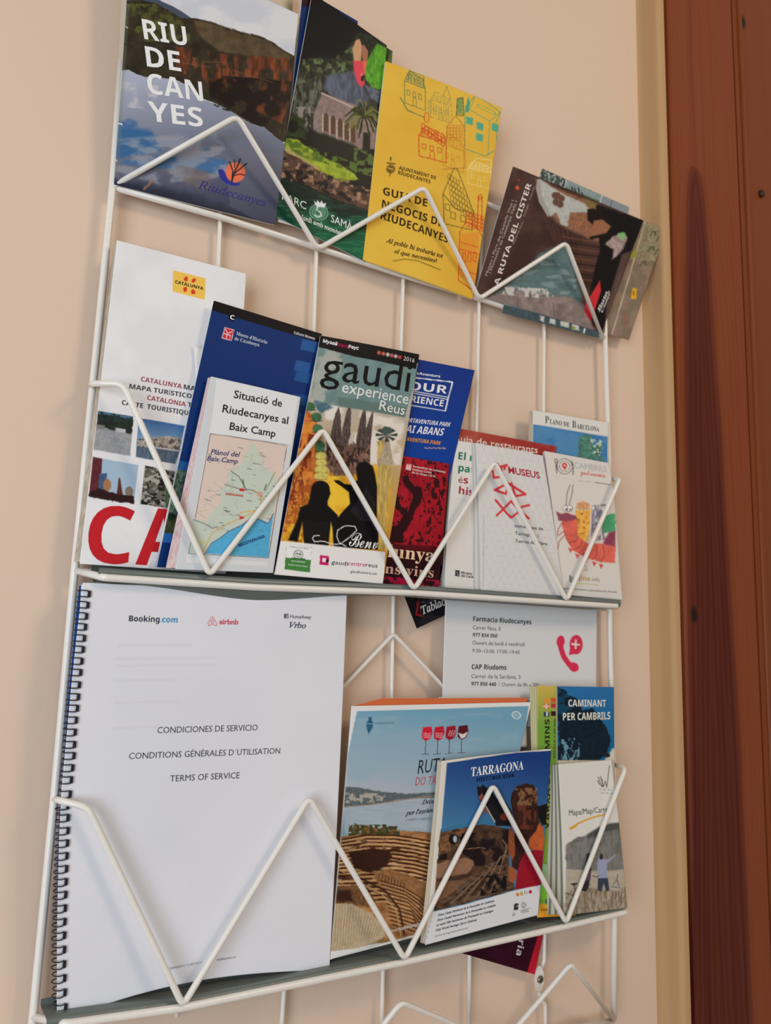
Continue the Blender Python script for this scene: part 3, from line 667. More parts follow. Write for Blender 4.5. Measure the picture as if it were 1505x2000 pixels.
def art_yellow(a):
    a.c[:] = RGB((238, 196, 76)); a.cloud((232, 184, 64), .5, .3, 300, 300)
    tl, gy, rd, og, wh, gr = (84, 168, 140), (128, 124, 84), (214, 76, 40), (232, 120, 40), (250, 230, 150), (88, 84, 52)
    houses(a, 835, 500, 120, 190, (98, 130, 92), 5); a.line([(855, 500), (870, 405), (950, 430), (945, 545)], 5, (98, 130, 92), 3); a.line([(810, 610), (850, 690), (950, 735)], 6, (98, 130, 92), 3)
    for k in range(5):
        for j in range(4): a.ell(868+k*16, 420+j*24+k*6, 8, 10, (104, 128, 92), 2, ring=3, a=.8)
    for k in range(9): a.line([(975+k*15, 640+k*5-20*abs(4-k)/4), (975+k*15, 700+k*8)], 4, (150, 148, 96), 3, .8)
    houses(a, 985, 620, 130, 150, (150, 150, 96), 3); a.line([(1060, 600), (1085, 530), (1110, 615)], 4, (150, 148, 96), 3)
    # teal house
    a.line([(1200, 660), (1262, 590), (1300, 600), (1430, 690), (1400, 760), (1410, 930), (1330, 975), (1195, 930)], 5, tl, 3, .9, True)
    a.line([(1262, 590), (1230, 680), (1360, 750), (1430, 690)], 4, tl, 3); a.line([(1360, 750), (1350, 970)], 4, tl, 3)
    for x, y in ((1205, 720), (1275, 755), (1375, 760), (1270, 825)): a.poly([(x, y), (x+46, y+14), (x+42, y+62), (x, y+48)], (92, 178, 150), 4, 5, 14)
    a.poly([(1220, 590), (1232, 640), (1222, 700), (1200, 690)], (84, 168, 140), 4, 4, 10); a.line([(1285, 650), (1390, 700)], 22, (120, 184, 130), 3, .8); a.line([(1290, 652), (1385, 698)], 12, (243, 196, 60), 3)
    a.line([(1150, 610), (1185, 600), (1190, 720), (1145, 715)], 6, gr, 3, .9, True); a.poly([(1152, 612), (1182, 606), (1182, 710), (1150, 705)], (90, 150, 110), 3, a=.7)
    # red rooftops
    houses(a, 915, 850, 165, 170, rd, 6); 
    for k in range(7):
        for j in range(2): a.ell(940+k*20, 790+k*15+j*24, 11, 15, rd, 2, ring=5, a=.85)
    a.ell(962, 735, 14, 32, rd, 2, ring=5)
    houses(a, 1060, 900, 130, 180, (206, 130, 44), 4)
    a.line([(1080, 900), (1085, 790), (1140, 720), (1195, 790), (1200, 1050), (1060, 1060)], 5, (190, 118, 44), 3, .9)
    for k in range(5):
        for j in range(5): a.ell(1095+k*20, 790+j*20, 10, 10, (200, 116, 44), 2, ring=4, a=.7)
    # cream house
    houses(a, 1220, 1050, 150, 130, wh, 4); a.line([(1215, 1060), (1270, 990), (1370, 1000), (1370, 1200)], 5, wh, 3)
    for k in range(6):
        for j in range(3): a.ell(1240+k*22, 1030+j*18, 10, 8, wh, 2, ring=3, a=.8)
    # dark roof house
    a.line([(1060, 1210), (1130, 1050), (1150, 1060), (1260, 1330), (1250, 1430), (1070, 1390)], 5, gr, 3, .9, True); a.line([(1060, 1210), (1140, 1300), (1260, 1330)], 5, gr, 3)
    for k in range(8):
        for j in range(6):
            if k < 4+j*.8: a.ell(1098+k*19+j*5, 1105+j*34+k*12, 10, 15, (110, 96, 40), 2, ring=4, a=.75)
    for x, y in ((1075, 1270), (1175, 1340), (1110, 1320)): a.line([(x, y), (x+30, y+8), (x+30, y+44), (x, y+36)], 4, gr, 3, 1, True)
    # red/orange tower in the corner
    a.line([(1170, 1440), (1210, 1380), (1290, 1420), (1320, 1480), (1290, 1800), (1165, 1720)], 6, rd, 3, .9, True)
    a.line([(1280, 1420), (1290, 1230), (1312, 1235), (1315, 1430)], 6, rd, 3); a.ell(1300, 1232, 14, 16, rd, 2, ring=5)
    for k in range(6):
        for j in range(4): a.ell(1220+k*19, 1330+j*22+k*6, 11, 12, rd, 2, ring=5, a=.8)
    a.poly([(1175, 1450), (1300, 1440), (1280, 1740), (1170, 1700)], (238, 130, 44), 12, a=.45)
    for x in (1190, 1225, 1260): a.line([(x, 1590), (x+6, 1560), (x+20, 1566), (x+20, 1620), (x, 1612)], 5, rd, 3, 1, True)
    for y in (1500, 1540, 1660): a.line([(1172, y), (1295, y+34)], 5, rd, 3, .8)
    # coat of arms
    a.line([(752, 988), (750, 1004)], 9, (104, 78, 30), 3); a.line([(732, 1022), (772, 1026)], 9, (104, 78, 30), 3); a.ell(750, 1058, 26, 26, (128, 96, 40), 3); a.line([(748, 1080), (744, 1100)], 7, (104, 78, 30), 3)
    a.line([(735, 1050), (765, 1060)], 5, (240, 200, 80), 2)
    a.line([(762, 1603), (830, 1592), (900, 1602), (980, 1632), (1048, 1658)], 4, (70, 56, 28), 3)
p = Page('booklet', 'yellow business guide booklet with line drawings of houses', 'booklet', 'B', [(733, 375), (1440, 660), (1262, 1832), (590, 1592)], .30, .055, .03, M_MATTE, art=art_yellow, bulge=.02, edge=(240, 232, 200))
br = (62, 46, 24)
p.text('AJUNTAMENT DE', (796, 1060), (1015, 1124), 22, (92, 70, 34), 'B', 'small_print'); p.text('RIUDECANYES', (792, 1090), (982, 1148), 22, (92, 70, 34), 'B', 'small_print')
for t_, a_, b_ in (('GUIA DE', (704, 1212), (962, 1288)), ('NEGOCIS DE', (697, 1288), (1056, 1410)), ('RIUDECANYES', (690, 1354), (1092, 1505))): p.text(t_, a_, b_, 46, br, 'B', 'title')
p.text('Al poble hi trobaràs tot', (720, 1492), (1062, 1592), 26, br, 'si2', 'small_print', .1); p.text('el que necessites!', (770, 1556), (1025, 1618), 24, br, 'si2', 'small_print', .1)
p.done()

# --- leaflets in the right corner of the top shelf
def art_stone(a):
    a.c[:] = RGB((150, 128, 112)); a.cloud((132, 118, 98), .5, .1, 60, 60)
    a.poly([(1270, 470), (1440, 520), (1380, 780), (1180, 760)], (150, 142, 112), 8, 8, 20, var=.2)
    for x, y in ((1345, 565), (1330, 680), (1270, 790), (1390, 600), (1380, 700)):
        a.line([(x-30, y+20), (x-8, y-14), (x+14, y-16), (x+4, y+4), (x+16, y+12)], 9, (62, 70, 50), 4, .8)
    a.line([(1285, 470), (1050, 1270)], 8, (205, 184, 168), 4); a.line([(1310, 500), (1095, 1260)], 4, (128, 104, 96), 3); a.line([(1340, 770), (1210, 1290)], 5, (116, 94, 88), 4)
    a.poly([(1165, 720), (1220, 680), (1215, 740), (1185, 760)], (158, 160, 70), 4)
    a.poly([(1190, 962), (1218, 966), (1216, 1040), (1178, 1034)], (240, 182, 40), 6); a.ell(1198, 1000, 8, 20, (190, 120, 30), 3)
    for y in (1130, 1170): a.line([(1150, y), (1130, y+50)], 10, (158, 104, 96), 4)
p = Page('leaflet', 'stone-carving leaflet with a small yellow badge, rightmost on the top shelf', 'leaflet', 'C', [(1010, 385), (1438, 528), (1172, 1305), (770, 1180)], .09, .02, .004, M_MATTE, art=art_stone)
p.done()
def art_land(a):
    a.c[:] = RGB((150, 168, 172))
    a.poly([(560, 95), (740, 165), (728, 250), (540, 175)], (70, 84, 74), 3, var=.4, vsc=14); a.blot([(560, 95), (740, 165), (728, 250), (540, 175)], (160, 172, 178), .55, 14, .05)
    a.poly([(744, 180), (990, 295), (970, 350), (730, 240)], (140, 158, 160), 3, var=.15); a.poly([(735, 235), (970, 330), (960, 360), (730, 262)], (92, 118, 92), 5, 4, 14)
    for x, y in ((780, 235), (800, 245), (825, 240), (850, 275)): a.line([(x, y), (x+6, y+32)], 9, (34, 40, 46), 3)
    a.poly([(996, 300), (1175, 375), (1160, 420), (980, 355)], (138, 150, 158), 3); a.line([(1060, 330), (1048, 372)], 4, (60, 70, 80), 2)
    a.line([(742, 170), (728, 250)], 6, (214, 220, 222), 2); a.line([(992, 296), (972, 356)], 6, (214, 220, 222), 2)
    a.poly([(250, 1040), (970, 1230), (960, 1300), (270, 1140)], (70, 88, 94), 5, var=.2)
    for x, w in ((560, 26), (625, 40), (700, 60), (780, 50)): a.poly([(x, 1128+(x-540)*.27), (x+w, 1135+(x-540)*.27), (x+w, 1175+(x-540)*.27), (x, 1165+(x-540)*.27)], (206, 208, 204), 6, 6, 12)
    a.line([(868, 1225), (862, 1255)], 8, (235, 238, 238), 3); a.ell(790, 1220, 14, 10, (140, 150, 60), 3)
p = Page('leaflet', 'landscape leaflet with small lake photos, sticking out behind the brown monastery leaflet', 'leaflet', 'C', [(566, 103), (1177, 375), (962, 1292), (285, 1115)], .14, .045, .004, M_MATTE, art=art_land)
p.done()
def art_cist(a):
    a.c[:] = RGB((64, 42, 38)); a.cloud((82, 56, 50), .5, .15, 150, 150)
    a.poly([(440, 110), (560, 160), (330, 760), (150, 950), (100, 960), (240, 600)], (84, 58, 54), 30, a=.7)
    # vaulted nave
    a.poly([(520, 180), (900, 340), (1000, 500), (960, 640), (760, 560), (600, 440)], (146, 104, 84), 16, 12, 50, var=.2)
    a.poly([(530, 190), (560, 180), (640, 240), (700, 280), (900, 370), (880, 420), (760, 420), (740, 530), (690, 510), (660, 420), (620, 460), (560, 360)], (186, 190, 186), 6, 6, 30, var=.1)
    a.poly([(530, 195), (548, 190), (560, 300), (620, 440), (600, 460), (540, 350), (520, 250)], (168, 164, 160), 5)
    for x, y in ((672, 300), (700, 320), (660, 350), (690, 365), (655, 300)): a.ell(x, y, 24, 26, (106, 74, 62), 5)
    a.poly([(760, 440), (900, 420), (920, 500), (1010, 560), (940, 610), (860, 560), (740, 500)], (150, 104, 78), 10, 8, 30, var=.2)
    a.poly([(840, 310), (960, 350), (930, 400), (880, 380)], (130, 110, 66), 10)
    for k in range(7): a.line([(600+k*34, 520+k*10), (640+k*36, 620+k*60)], 14, (88, 54, 46), 8, .6)
    for k in range(9): a.line([(700, 600+k*36), (960, 640+k*34)], 12, (42, 26, 24) if k % 2 else (112, 74, 58), 8, .7)
    # cloister floor / water in front
    a.poly([(190, 1020), (560, 720), (720, 640), (830, 980), (860, 1240), (600, 1180), (200, 1050)], (96, 122, 124), 20, 12, 60, var=.15, vsc=(90, 24))
    a.blot([(240, 1000), (600, 720), (800, 900), (800, 1000)], (150, 170, 172), .56, (90, 22), .06, a=.6)
    a.poly([(180, 1010), (330, 960), (560, 990), (760, 1010), (860, 1080), (950, 1260), (600, 1180), (200, 1060)], (140, 126, 122), 14, 14, 40, var=.25, vsc=40)
    a.blot([(280, 940), (640, 960), (640, 1030), (280, 990)], (206, 204, 200), .5, 24, .06)
    a.line([(395, 1010), (392, 1110)], 4, (60, 54, 54), 3, .7); a.line([(640, 1050), (652, 1140)], 4, (60, 54, 54), 3, .7)
    # dark figure panel
    a.poly([(945, 360), (1290, 470), (1090, 900), (990, 1250), (900, 1130), (900, 950), (960, 700)], (20, 16, 18), 8, 8, 40)
    a.poly([(880, 395), (930, 390), (965, 420), (1040, 470), (1060, 520), (1010, 590), (900, 620), (890, 600), (960, 580), (930, 520), (880, 480)], (24, 18, 18), 6)
    a.poly([(925, 480), (985, 470), (1045, 520), (1010, 570), (930, 590), (905, 560)], (158, 106, 78), 8)
    a.poly([(1000, 650), (1060, 590), (1140, 565), (1160, 600), (1130, 680), (1080, 740), (1050, 760), (1060, 690)], (170, 150, 146), 8, 6, 20, var=.3)
    a.poly([(1090, 570), (1135, 560), (1150, 590), (1110, 620)], (130, 190, 120), 6)
    a.poly([(965, 905), (972, 980), (930, 1110), (900, 1180), (860, 1110), (868, 1060)], (212, 50, 58), 5)
    a.poly([(1000, 1250), (1140, 800), (1180, 700), (1120, 720), (1010, 1080)], (110, 84, 78), 10, a=.8)
    a.ell(400, 190, 9, 9, (150, 62, 40), 3); a.ell(390, 250, 14, 16, (206, 96, 50), 4)
    for k in range(4):
        a.line([(960+k*16, 1120-k*32), (980+k*16, 1075-k*32)], 4, (214, 208, 204), 2)
    a.line([(350, 135), (110, 905)], 16, (48, 28, 26), 4)
p = Page('leaflet', 'brown monastery route leaflet lying slanted at the right of the top shelf', 'leaflet', 'C', [(365, 90), (1276, 468), (985, 1252), (98, 985)], .22, .055, .016, M_GLOSS, art=art_cist)
wt_ = (226, 220, 214)
p.text('LA RUTA DEL CISTER', (246, 968), (490, 222), 34, wt_, 'B', 'title')
p.text('Museu i Parc de Castells Vius i', (178, 868), (362, 346), 17, (196, 184, 178), 'r', 'small_print'); p.text('i Monestirs de Catalunya Vella i', (204, 852), (388, 352), 17, (196, 184, 178), 'r', 'small_print')
p.text('Historical Route', (362, 655), (432, 495), 14, (170, 150, 140), 'r', 'small_print'); p.text('Paisatges', (440, 460), (468, 370), 14, (170, 150, 140), 'r', 'small_print'); p.text('Culturals', (480, 340), (515, 240), 14, (170, 150, 140), 'r', 'small_print')
p.text('Ruta', (960, 1120), (1020, 985), 18, (220, 214, 210), 'si2', 'small_print'); p.text('Cister', (984, 1125), (1040, 990), 14, (220, 214, 210), 'si2', 'small_print')
p.done()

# ================================================================== middle shelf
INK = (44, 44, 48)
# --- big tourist map, leftmost
def art_map(a):      # crop E
    a.c[:] = RGB((240, 240, 242)); a.cloud((233, 233, 236), .5, .2, 260, 260)
    # photo 1: bridge in sand
    q1 = [(168, 250), (392, 285), (372, 538), (140, 498)]
    a.poly(q1, (150, 152, 156), 2, var=.12, vsc=30); a.poly([(168, 250), (392, 285), (390, 312), (166, 282)], (84, 120, 150), 2)
    a.poly([(166, 272), (250, 272), (392, 310), (384, 400), (160, 345)], (44, 50, 44), 3, 8, 20, var=.3)
    a.blot([(168, 250), (392, 285), (390, 330), (166, 300)], (40, 60, 56), .5, 16, .06)
    a.poly([(160, 335), (212, 344), (208, 372), (158, 362)], (128, 128, 126), 3); a.poly([(280, 356), (345, 368), (342, 392), (278, 384)], (190, 192, 194), 3)
    a.poly([(158, 360), (276, 384), (380, 400), (372, 538), (140, 498)], (158, 160, 164), 3, 4, 20, var=.12, vsc=12)
    # photo 2: harbour town
    q2 = [(425, 295), (720, 345), (660, 590), (408, 545)]
    a.poly(q2, (66, 110, 168), 2); a.grad(560, 300, 540, 440, (58, 100, 160), (128, 164, 200), [(425, 295), (720, 345), (700, 440), (418, 430)])
    a.poly([(420, 425), (520, 420), (600, 410), (700, 425), (690, 500), (414, 480)], (176, 168, 158), 3, 6, 20, var=.25, vsc=10); a.blot([(420, 425), (700, 430), (690, 500), (414, 480)], (96, 88, 84), .56, 12, .05)
    a.poly([(414, 478), (690, 500), (660, 590), (408, 545)], (92, 108, 128), 4, var=.25, vsc=(10, 30)); a.line([(540, 485), (680, 505)], 9, (210, 210, 208), 6)
    # photo 3: skyline
    q3 = [(136, 545), (425, 598), (395, 850), (110, 808)]
    a.poly(q3, (166, 192, 214), 2); a.poly([(136, 545), (196, 556), (180, 780), (110, 800)], (96, 44, 50), 4, var=.2)
    a.poly([(176, 655), (225, 650), (222, 760), (170, 755)], (70, 96, 132), 3, var=.2); a.ell(226, 728, 26, 40, (168, 122, 86), 4); a.ell(366, 770, 26, 34, (132, 118, 104), 4)
    a.poly([(298, 690), (303, 675), (310, 690), (322, 770), (330, 800), (282, 800), (292, 750)], (98, 52, 44), 3)
    a.poly([(115, 770), (180, 750), (240, 770), (300, 790), (400, 800), (395, 850), (110, 808)], (50, 28, 30), 4, 10, 24)
    # photo 4: ruins
    q4 = [(468, 600), (660, 640), (600, 878), (438, 850)]
    a.poly(q4, (104, 100, 92), 2, var=.5, vsc=(30, 20)); a.blot(q4, (36, 36, 32), .52, (40, 18), .06); a.blot(q4, (176, 172, 162), .6, (26, 16), .05)
    a.poly([(590, 700), (680, 700), (640, 880), (600, 878)], (84, 104, 72), 6, var=.3)
    # yellow logo (crop D shapes converted)
    k = lambda pts: [((x/3.9605)*3.2717, ((y/3.9605)+440-720)*3.2717) for x, y in pts]
    a.poly(k([(783, 343), (1034, 407), (1028, 566), (777, 502)]), (248, 204, 92), 1.5)
    for P in ([(862, 410), (882, 386), (896, 398), (892, 428), (870, 424)], [(922, 432), (932, 408), (958, 404), (960, 422), (940, 440)], [(858, 478), (880, 466), (892, 478), (888, 500), (868, 508)], [(918, 500), (934, 484), (954, 500), (952, 524), (926, 522)]):
        a.poly(k(P), (222, 66, 44), 1.5)
p = Page('tourist_map', 'tall white folded tourist map with four photos and big red letters', 'map', 'E',
         [(289.1, -821), (1115, -606.5), (985, 1312), (50, 1247)], .12, .10, .01, M_MATTE, art=art_map, vb=.01,
         block=(.03, .01, .035, 0, (214, 202, 184), (150, 136, 118), 160))
dk = (74, 74, 82); rdk = (168, 84, 98)
p.text('CATALUNYA', (532, 1182), (846, 1240), 36, rdk, 'B', 'lettering', crop='D'); p.text('MAPA TURÍSTIC', (862, 1243), (1290, 1322), 36, dk, 'B', 'lettering', crop='D')
p.text('MAPA TURÍSTICO DE', (443, 1238), (1010, 1330), 36, dk, 'B', 'lettering', crop='D')
p.text('CATALONIA', (580, 1325), (876, 1378), 36, rdk, 'B', 'lettering', crop='D'); p.text('TOURIST', (892, 1380), (1130, 1425), 36, dk, 'B', 'lettering', crop='D')
p.text('CARTE', (385, 1362), (548, 1390), 36, dk, 'B', 'lettering', crop='D'); p.text('TOURISTIQUE', (580, 1394), (925, 1450), 36, dk, 'B', 'lettering', crop='D')
p.text('CATALUNYA', (797, 440), (1014, 494), 23, (38, 34, 30), 'B', 'logo_lettering', crop='D')
for ch_, a_, b_ in (('C', (88, 1234), (372, 1250)), ('A', (404, 1250), (706, 1270)), ('T', (716, 1272), (960, 1290))): p.text(ch_, a_, b_, 388, (200, 38, 46), 'B', 'title')
p.done()
# --- white card between map and museum leaflet
p = Page('card', 'blank white card showing between the tourist map and the blue museum leaflet', 'card', 'D', [(945, 925), (1240, 990), (1180, 1700), (985, 1640)], .15, .13, .004, base=(236, 235, 232)); p.done()

# --- blue museum leaflet
def art_mus(a):      # crop E
    a.c[:] = RGB((16, 50, 112)); a.poly([(860, -460), (1620, -260), (1610, -160), (840, -390)], (16, 14, 20), 2)
    for x, y, w, c in ((1440, 10, 90, (40, 96, 160)), (1420, 150, 90, (34, 86, 150)), (1390, 260, 90, (30, 78, 142))): a.poly([(x, y), (x+w, y+14), (x+w-14, y+78), (x-14, y+58)], c, 6, a=.8)
    for x, y in ((1480, -190), (1440, -60)): a.poly([(x, y), (x+90, y+20), (x+76, y+84), (x-16, y+64)], (44, 100, 165), 4, a=.8)
    a.poly([(670, 570), (760, 585), (740, 670), (650, 650)], (42, 102, 168), 6, a=.8)
    a.poly([(655, 625), (740, 640), (640, 1050), (570, 1040)], (66, 96, 80), 5, var=.5, vsc=18); a.blot([(655, 625), (740, 640), (640, 1050), (570, 1040)], (104, 128, 116), .55, 20, .06)
    a.poly([(600, 910), (680, 920), (660, 1050), (570, 1040)], (66, 70, 44), 6, var=.4); a.ell(640, 935, 28, 22, (24, 40, 34), 5)
    a.poly([(575, 1040), (655, 1050), (635, 1110), (560, 1100)], (40, 104, 176), 4); 
    a.line([(894, -430), (535, 1290)], 9, (214, 220, 230), 3)
    k = lambda pts: [((x/3.2717+380-140)*3.2717, (y/3.2717+570-720)*3.2717) for x, y in pts]
    a.ell(*k([(244, 160)])[0], 24, 27, (14, 14, 22), 2)
    a.poly(k([(196, 220), (262, 240), (242, 308), (178, 292)]), (226, 214, 220), 1.5); a.poly(k([(200, 225), (258, 243), (239, 303), (184, 289)]), (212, 44, 60), 1.5)
    a.line(k([(204, 236), (216, 262), (250, 250)]), 4, WHITE, 2); a.line(k([(206, 294), (212, 268), (234, 274), (228, 298)]), 4, WHITE, 2); a.line(k([(190, 262), (250, 276)]), 3, WHITE, 2)
p = Page('leaflet', 'wide blue museum leaflet with black top band and red square emblem', 'leaflet', 'E', [(909, -435), (1597, -222), (1338, 1290), (534, 1268)], .21, .17, .015, M_GLOSS, art=art_mus)
p.text('C', (230, 173), (258, 179), 27, WHITE, 'B', 'title', crop='F')
p.text("Museu d'Història", (271, 272), (470, 330), 21, (205, 212, 224), 'sb', 'small_title', crop='F'); p.text('de Catalunya', (260, 303), (420, 346), 21, (205, 212, 224), 'sb', 'small_title', crop='F')
p.text('Cultura Museus', (638, 268), (768, 306), 16, (225, 225, 228), 'B', 'small_print', crop='F')
p.done()

# --- architecture leaflet
def art_arch(a):     # crop G
    a.c[:] = RGB((196, 184, 172))
    k = lambda pts: [((x/3.2717+380-500)*3.7625, (y/3.2717+570-780)*3.7625) for x, y in pts]
    a.grad(700, 0, 600, 1000, (190, 182, 176), (206, 150, 50))
    a.cloud((232, 224, 214), .52, .12, 140, 100, [(500, 30), (1090, 150), (1060, 480), (500, 480)])
    # orange mosaic tree column at the left
    a.poly([(330, 30), (430, 120), (470, 330), (520, 420), (480, 640), (330, 1060), (150, 1050), (230, 500)], (190, 104, 48), 10, 14, 60, var=.4, vsc=40)
    a.blot([(300, 120), (440, 160), (400, 700), (180, 1040), (160, 1000)], (232, 150, 60), .52, 50, .1, a=.8); a.blot([(240, 200), (430, 260), (330, 800), (200, 800)], (142, 60, 34), .58, (30, 80), .06)
    a.poly([(560, 500), (900, 480), (980, 620), (950, 1090), (160, 1040), (330, 760)], (224, 168, 44), 30, 14, 60, var=.25, vsc=50)
    a.blot([(500, 560), (980, 560), (950, 1100), (200, 1050)], (244, 200, 60), .5, 90, .15); a.blot([(180, 650), (430, 620), (330, 1050), (160, 1040)], (170, 84, 34), .54, 50, .08, a=.8)
    for n in range(70):
        x = random.uniform(185, 330); y = random.uniform(480, 980); a.ell(x, y, 6, 6, (248, 190, 84), 3, a=.7)
    # golden trunk in the right
    a.poly([(885, 300), (960, 290), (985, 470), (990, 560), (960, 760), (955, 1110), (900, 1100), (880, 760)], (196, 168, 96), 8, 8, 30, var=.3, vsc=(14, 60))
    a.poly([(925, 270), (975, 265), (980, 330), (1000, 440), (1020, 480), (880, 480), (905, 420), (930, 340)], (180, 164, 140), 5, var=.2)
    # cathedral towers
    tw = (88, 74, 70)
    for pts in ([(512, 470), (540, 260), (572, 110), (600, 50), (612, 110), (620, 300), (615, 480)], [(600, 480), (620, 240), (655, 90), (680, 20), (690, 90), (680, 300), (668, 480)],
                [(712, 480), (726, 280), (760, 120), (795, 45), (798, 130), (800, 320), (800, 480)], [(780, 480), (790, 240), (830, 120), (852, 70), (850, 150), (832, 330), (828, 480)]):
        a.poly(pts, tw, 3, 3, 14, var=.35, vsc=(7, 34)); 
    for x in (560, 585, 640, 662, 740, 765, 800, 815):
        for y in range(220, 470, 22): a.line([(x-(470-y)*-.05, y), (x-(470-y)*-.05+3, y+12)], 5, (36, 28, 30), 3, .7)
    a.poly([(505, 300), (560, 330), (640, 380), (660, 330), (690, 270), (720, 330), (760, 400), (826, 330), (826, 480), (700, 560), (560, 560), (505, 480)], (128, 96, 80), 5, 6, 20, var=.4, vsc=(12, 24))
    for n in range(60):
        x = random.uniform(512, 822); y = random.uniform(250, 540); a.line([(x, y), (x+2, y+random.uniform(14, 34))], 4, random.choice([(46, 34, 34), (170, 136, 112), (120, 92, 80)]), 3, .8)
    a.poly([(668, 300), (686, 262), (704, 300), (700, 350), (672, 350)], (196, 186, 176), 4); a.poly([(655, 350), (690, 320), (725, 350), (730, 420), (650, 420)], (110, 84, 74), 6)
    a.blot([(505, 330), (826, 360), (826, 500), (505, 480)], (58, 40, 38), .52, (14, 30), .06)
    # green ceramic knobs
    for x, y, rx, ry in ((395, 50, 38, 32), (440, 128, 38, 34), (448, 215, 36, 34), (464, 345, 36, 44)): a.ell(x, y, rx, ry, (66, 110, 74), 5, 10, var=.25, vsc=20); a.line([(x-rx, y+ry*.7), (x, y+ry*.95), (x+rx, y+ry*.8)], 7, (48, 66, 60), 4)
    for x, y in ((352, 5), (330, -40)): a.ell(x, y, 34, 26, (70, 116, 86), 6)
    for y, w in ((400, 40), (450, 40), (500, 46), (550, 52)): a.ell(470, y+14, w, 30, (206, 196, 104), 6, var=.15); a.line([(430, y+34), (512, y+38)], 5, (150, 120, 60), 4)
    a.poly([(420, -10), (500, -5), (560, 60), (470, 100), (440, 60)], (78, 112, 128), 12, 8, 24, var=.3)
    # dark cross/flower finial
    for t in range(8):
        an = t*math.pi/4; a.poly([(952, 262), (952+84*math.cos(an-.22), 258+54*math.sin(an-.22)), (952+84*math.cos(an+.22), 258+54*math.sin(an+.22))], (56, 60, 56), 5, 3, 10)
    a.poly([(905, 225), (935, 195), (985, 205), (1000, 240), (930, 262)], (74, 92, 84), 6)
    # teal title panel
    pan = k([(800, 355), (1418, 475), (1345, 765), (1130, 750), (700, 690)])
    a.poly([(463, -400), (1200, -250), (1090, 132), (850, 84), (560, 42), (400, -10)], (112, 142, 142), 4, var=.1, vsc=60)
    a.cloud((126, 150, 148), .55, .1, 90, 70, [(450, -390), (1160, -250), (1100, 60), (600, 20)], .6)
    a.cloud((186, 186, 176), .5, .12, 90, 90, [(455, -390), (640, -360), (560, 40), (400, 0)], .8); a.poly([(590, -20), (1100, 60), (1092, 128), (600, 50)], (98, 124, 118), 8, a=.6)
    a.poly([(590, -20), (1100, 60), (1092, 128), (600, 50)], (94, 120, 114), 8, a=.6)
    # the two onlookers, dark
    bl = (20, 17, 20)
    a.ell(466, 655, 66, 60, bl, 4); a.poly([(402, 640), (526, 640), (538, 690), (516, 750), (520, 830), (500, 866), (440, 884), (375, 866), (352, 830), (378, 760), (392, 700)], bl, 6)
    a.poly([(372, 850), (400, 740), (430, 860)], (34, 26, 28), 10, a=.6)
    a.poly([(320, 790), (370, 770), (520, 780), (590, 850), (600, 900), (560, 1090), (550, 940), (540, 900), (520, 1080), (345, 1060), (335, 900), (300, 1045), (232, 1035), (300, 880)], bl, 7)
    a.poly([(560, 590), (600, 592), (640, 620), (690, 625), (735, 590), (722, 500), (750, 462), (800, 455), (850, 490), (868, 560), (882, 640), (880, 900), (895, 1000), (890, 1105), (560, 1085), (570, 900), (610, 840), (680, 765), (672, 680), (620, 640), (575, 610)], bl, 4)
    a.poly([(720, 770), (800, 640), (870, 760), (870, 900), (760, 890), (680, 810)], (44, 38, 44), 10, a=.8)
    a.poly([(335, 880), (520, 900), (510, 1060), (350, 1040)], (34, 28, 30), 10, a=.7)
    # signature
    sg = (236, 234, 230)
    a.line([(455, 1000), (420, 1000), (405, 1020), (420, 1045), (480, 1040), (560, 1065), (610, 1060), (680, 1010), (730, 960), (715, 930), (640, 928), (590, 960), (583, 1010), (600, 1050), (650, 1078)], 6, sg, 3)
    # white foot band and black head band
    a.poly([(150, 1036), (560, 1078), (948, 1120), (935, 1380), (120, 1310)], (238, 236, 234), 2)
    a.poly([(440, -490), (1250, -330), (1180, -260), (1175, -222), (700, -318), (460, -385)], (16, 15, 18), 2)
    a.poly([(219, 1062), (404, 1082), (386, 1272), (205, 1250)], (196, 196, 194), 1.5); a.poly([(222, 1066), (400, 1086), (393, 1180), (214, 1160)], (240, 240, 238), 1.5); a.poly([(213, 1160), (394, 1180), (386, 1270), (206, 1250)], (72, 136, 66), 1.5)
    a.ell(305, 1140, 32, 34, (90, 96, 92), 2, ring=5); a.ell(305, 1138, 20, 20, (120, 124, 120), 2, ring=4)
    for yy in (1132, 1140, 1147): a.line([(292, yy), (318, yy+2)], 4, (90, 94, 90), 2)
    a.poly([(255, 1160), (355, 1168), (350, 1180), (258, 1174)], (64, 110, 66), 2)
    a.poly([(460, 1143), (526, 1150), (522, 1222), (456, 1213)], (206, 34, 104), 1.5); a.poly([(478, 1164), (504, 1168), (503, 1196), (476, 1192)], (240, 236, 236), 1.5); a.poly([(504, 1172), (524, 1174), (522, 1200), (503, 1197)], (70, 20, 50), 1.5)
    for i, (x, c) in enumerate(((1169, (206, 96, 74)), (1198, (196, 104, 90)), (1226, (205, 190, 190)), (1252, (190, 96, 100)), (1278, (200, 180, 180)), (1305, (190, 66, 60)))):
        q = k([(x, 390+(x-1169)*.2)])[0]; a.ell(q[0], q[1], 14, 14, c, 3)
p = Page('leaflet', 'leaflet with cathedral towers and two dark onlookers on the middle shelf', 'leaflet', 'G', [(475, -469), (1199, -330.5), (930, 1357), (135, 1287)], .25, .24, .015, M_GLOSS, art=art_arch, bulge=.01)
p.text('gaudi', (800, 552), (1364, 638), 188, (18, 18, 20), 'r', 'title', crop='F')
p.text('experience', (930, 640), (1360, 718), 72, (240, 240, 240), 'r', 'subtitle', crop='F'); p.text('Reus', (1168, 752), (1335, 786), 62, (240, 240, 240), 'r', 'subtitle', crop='F')
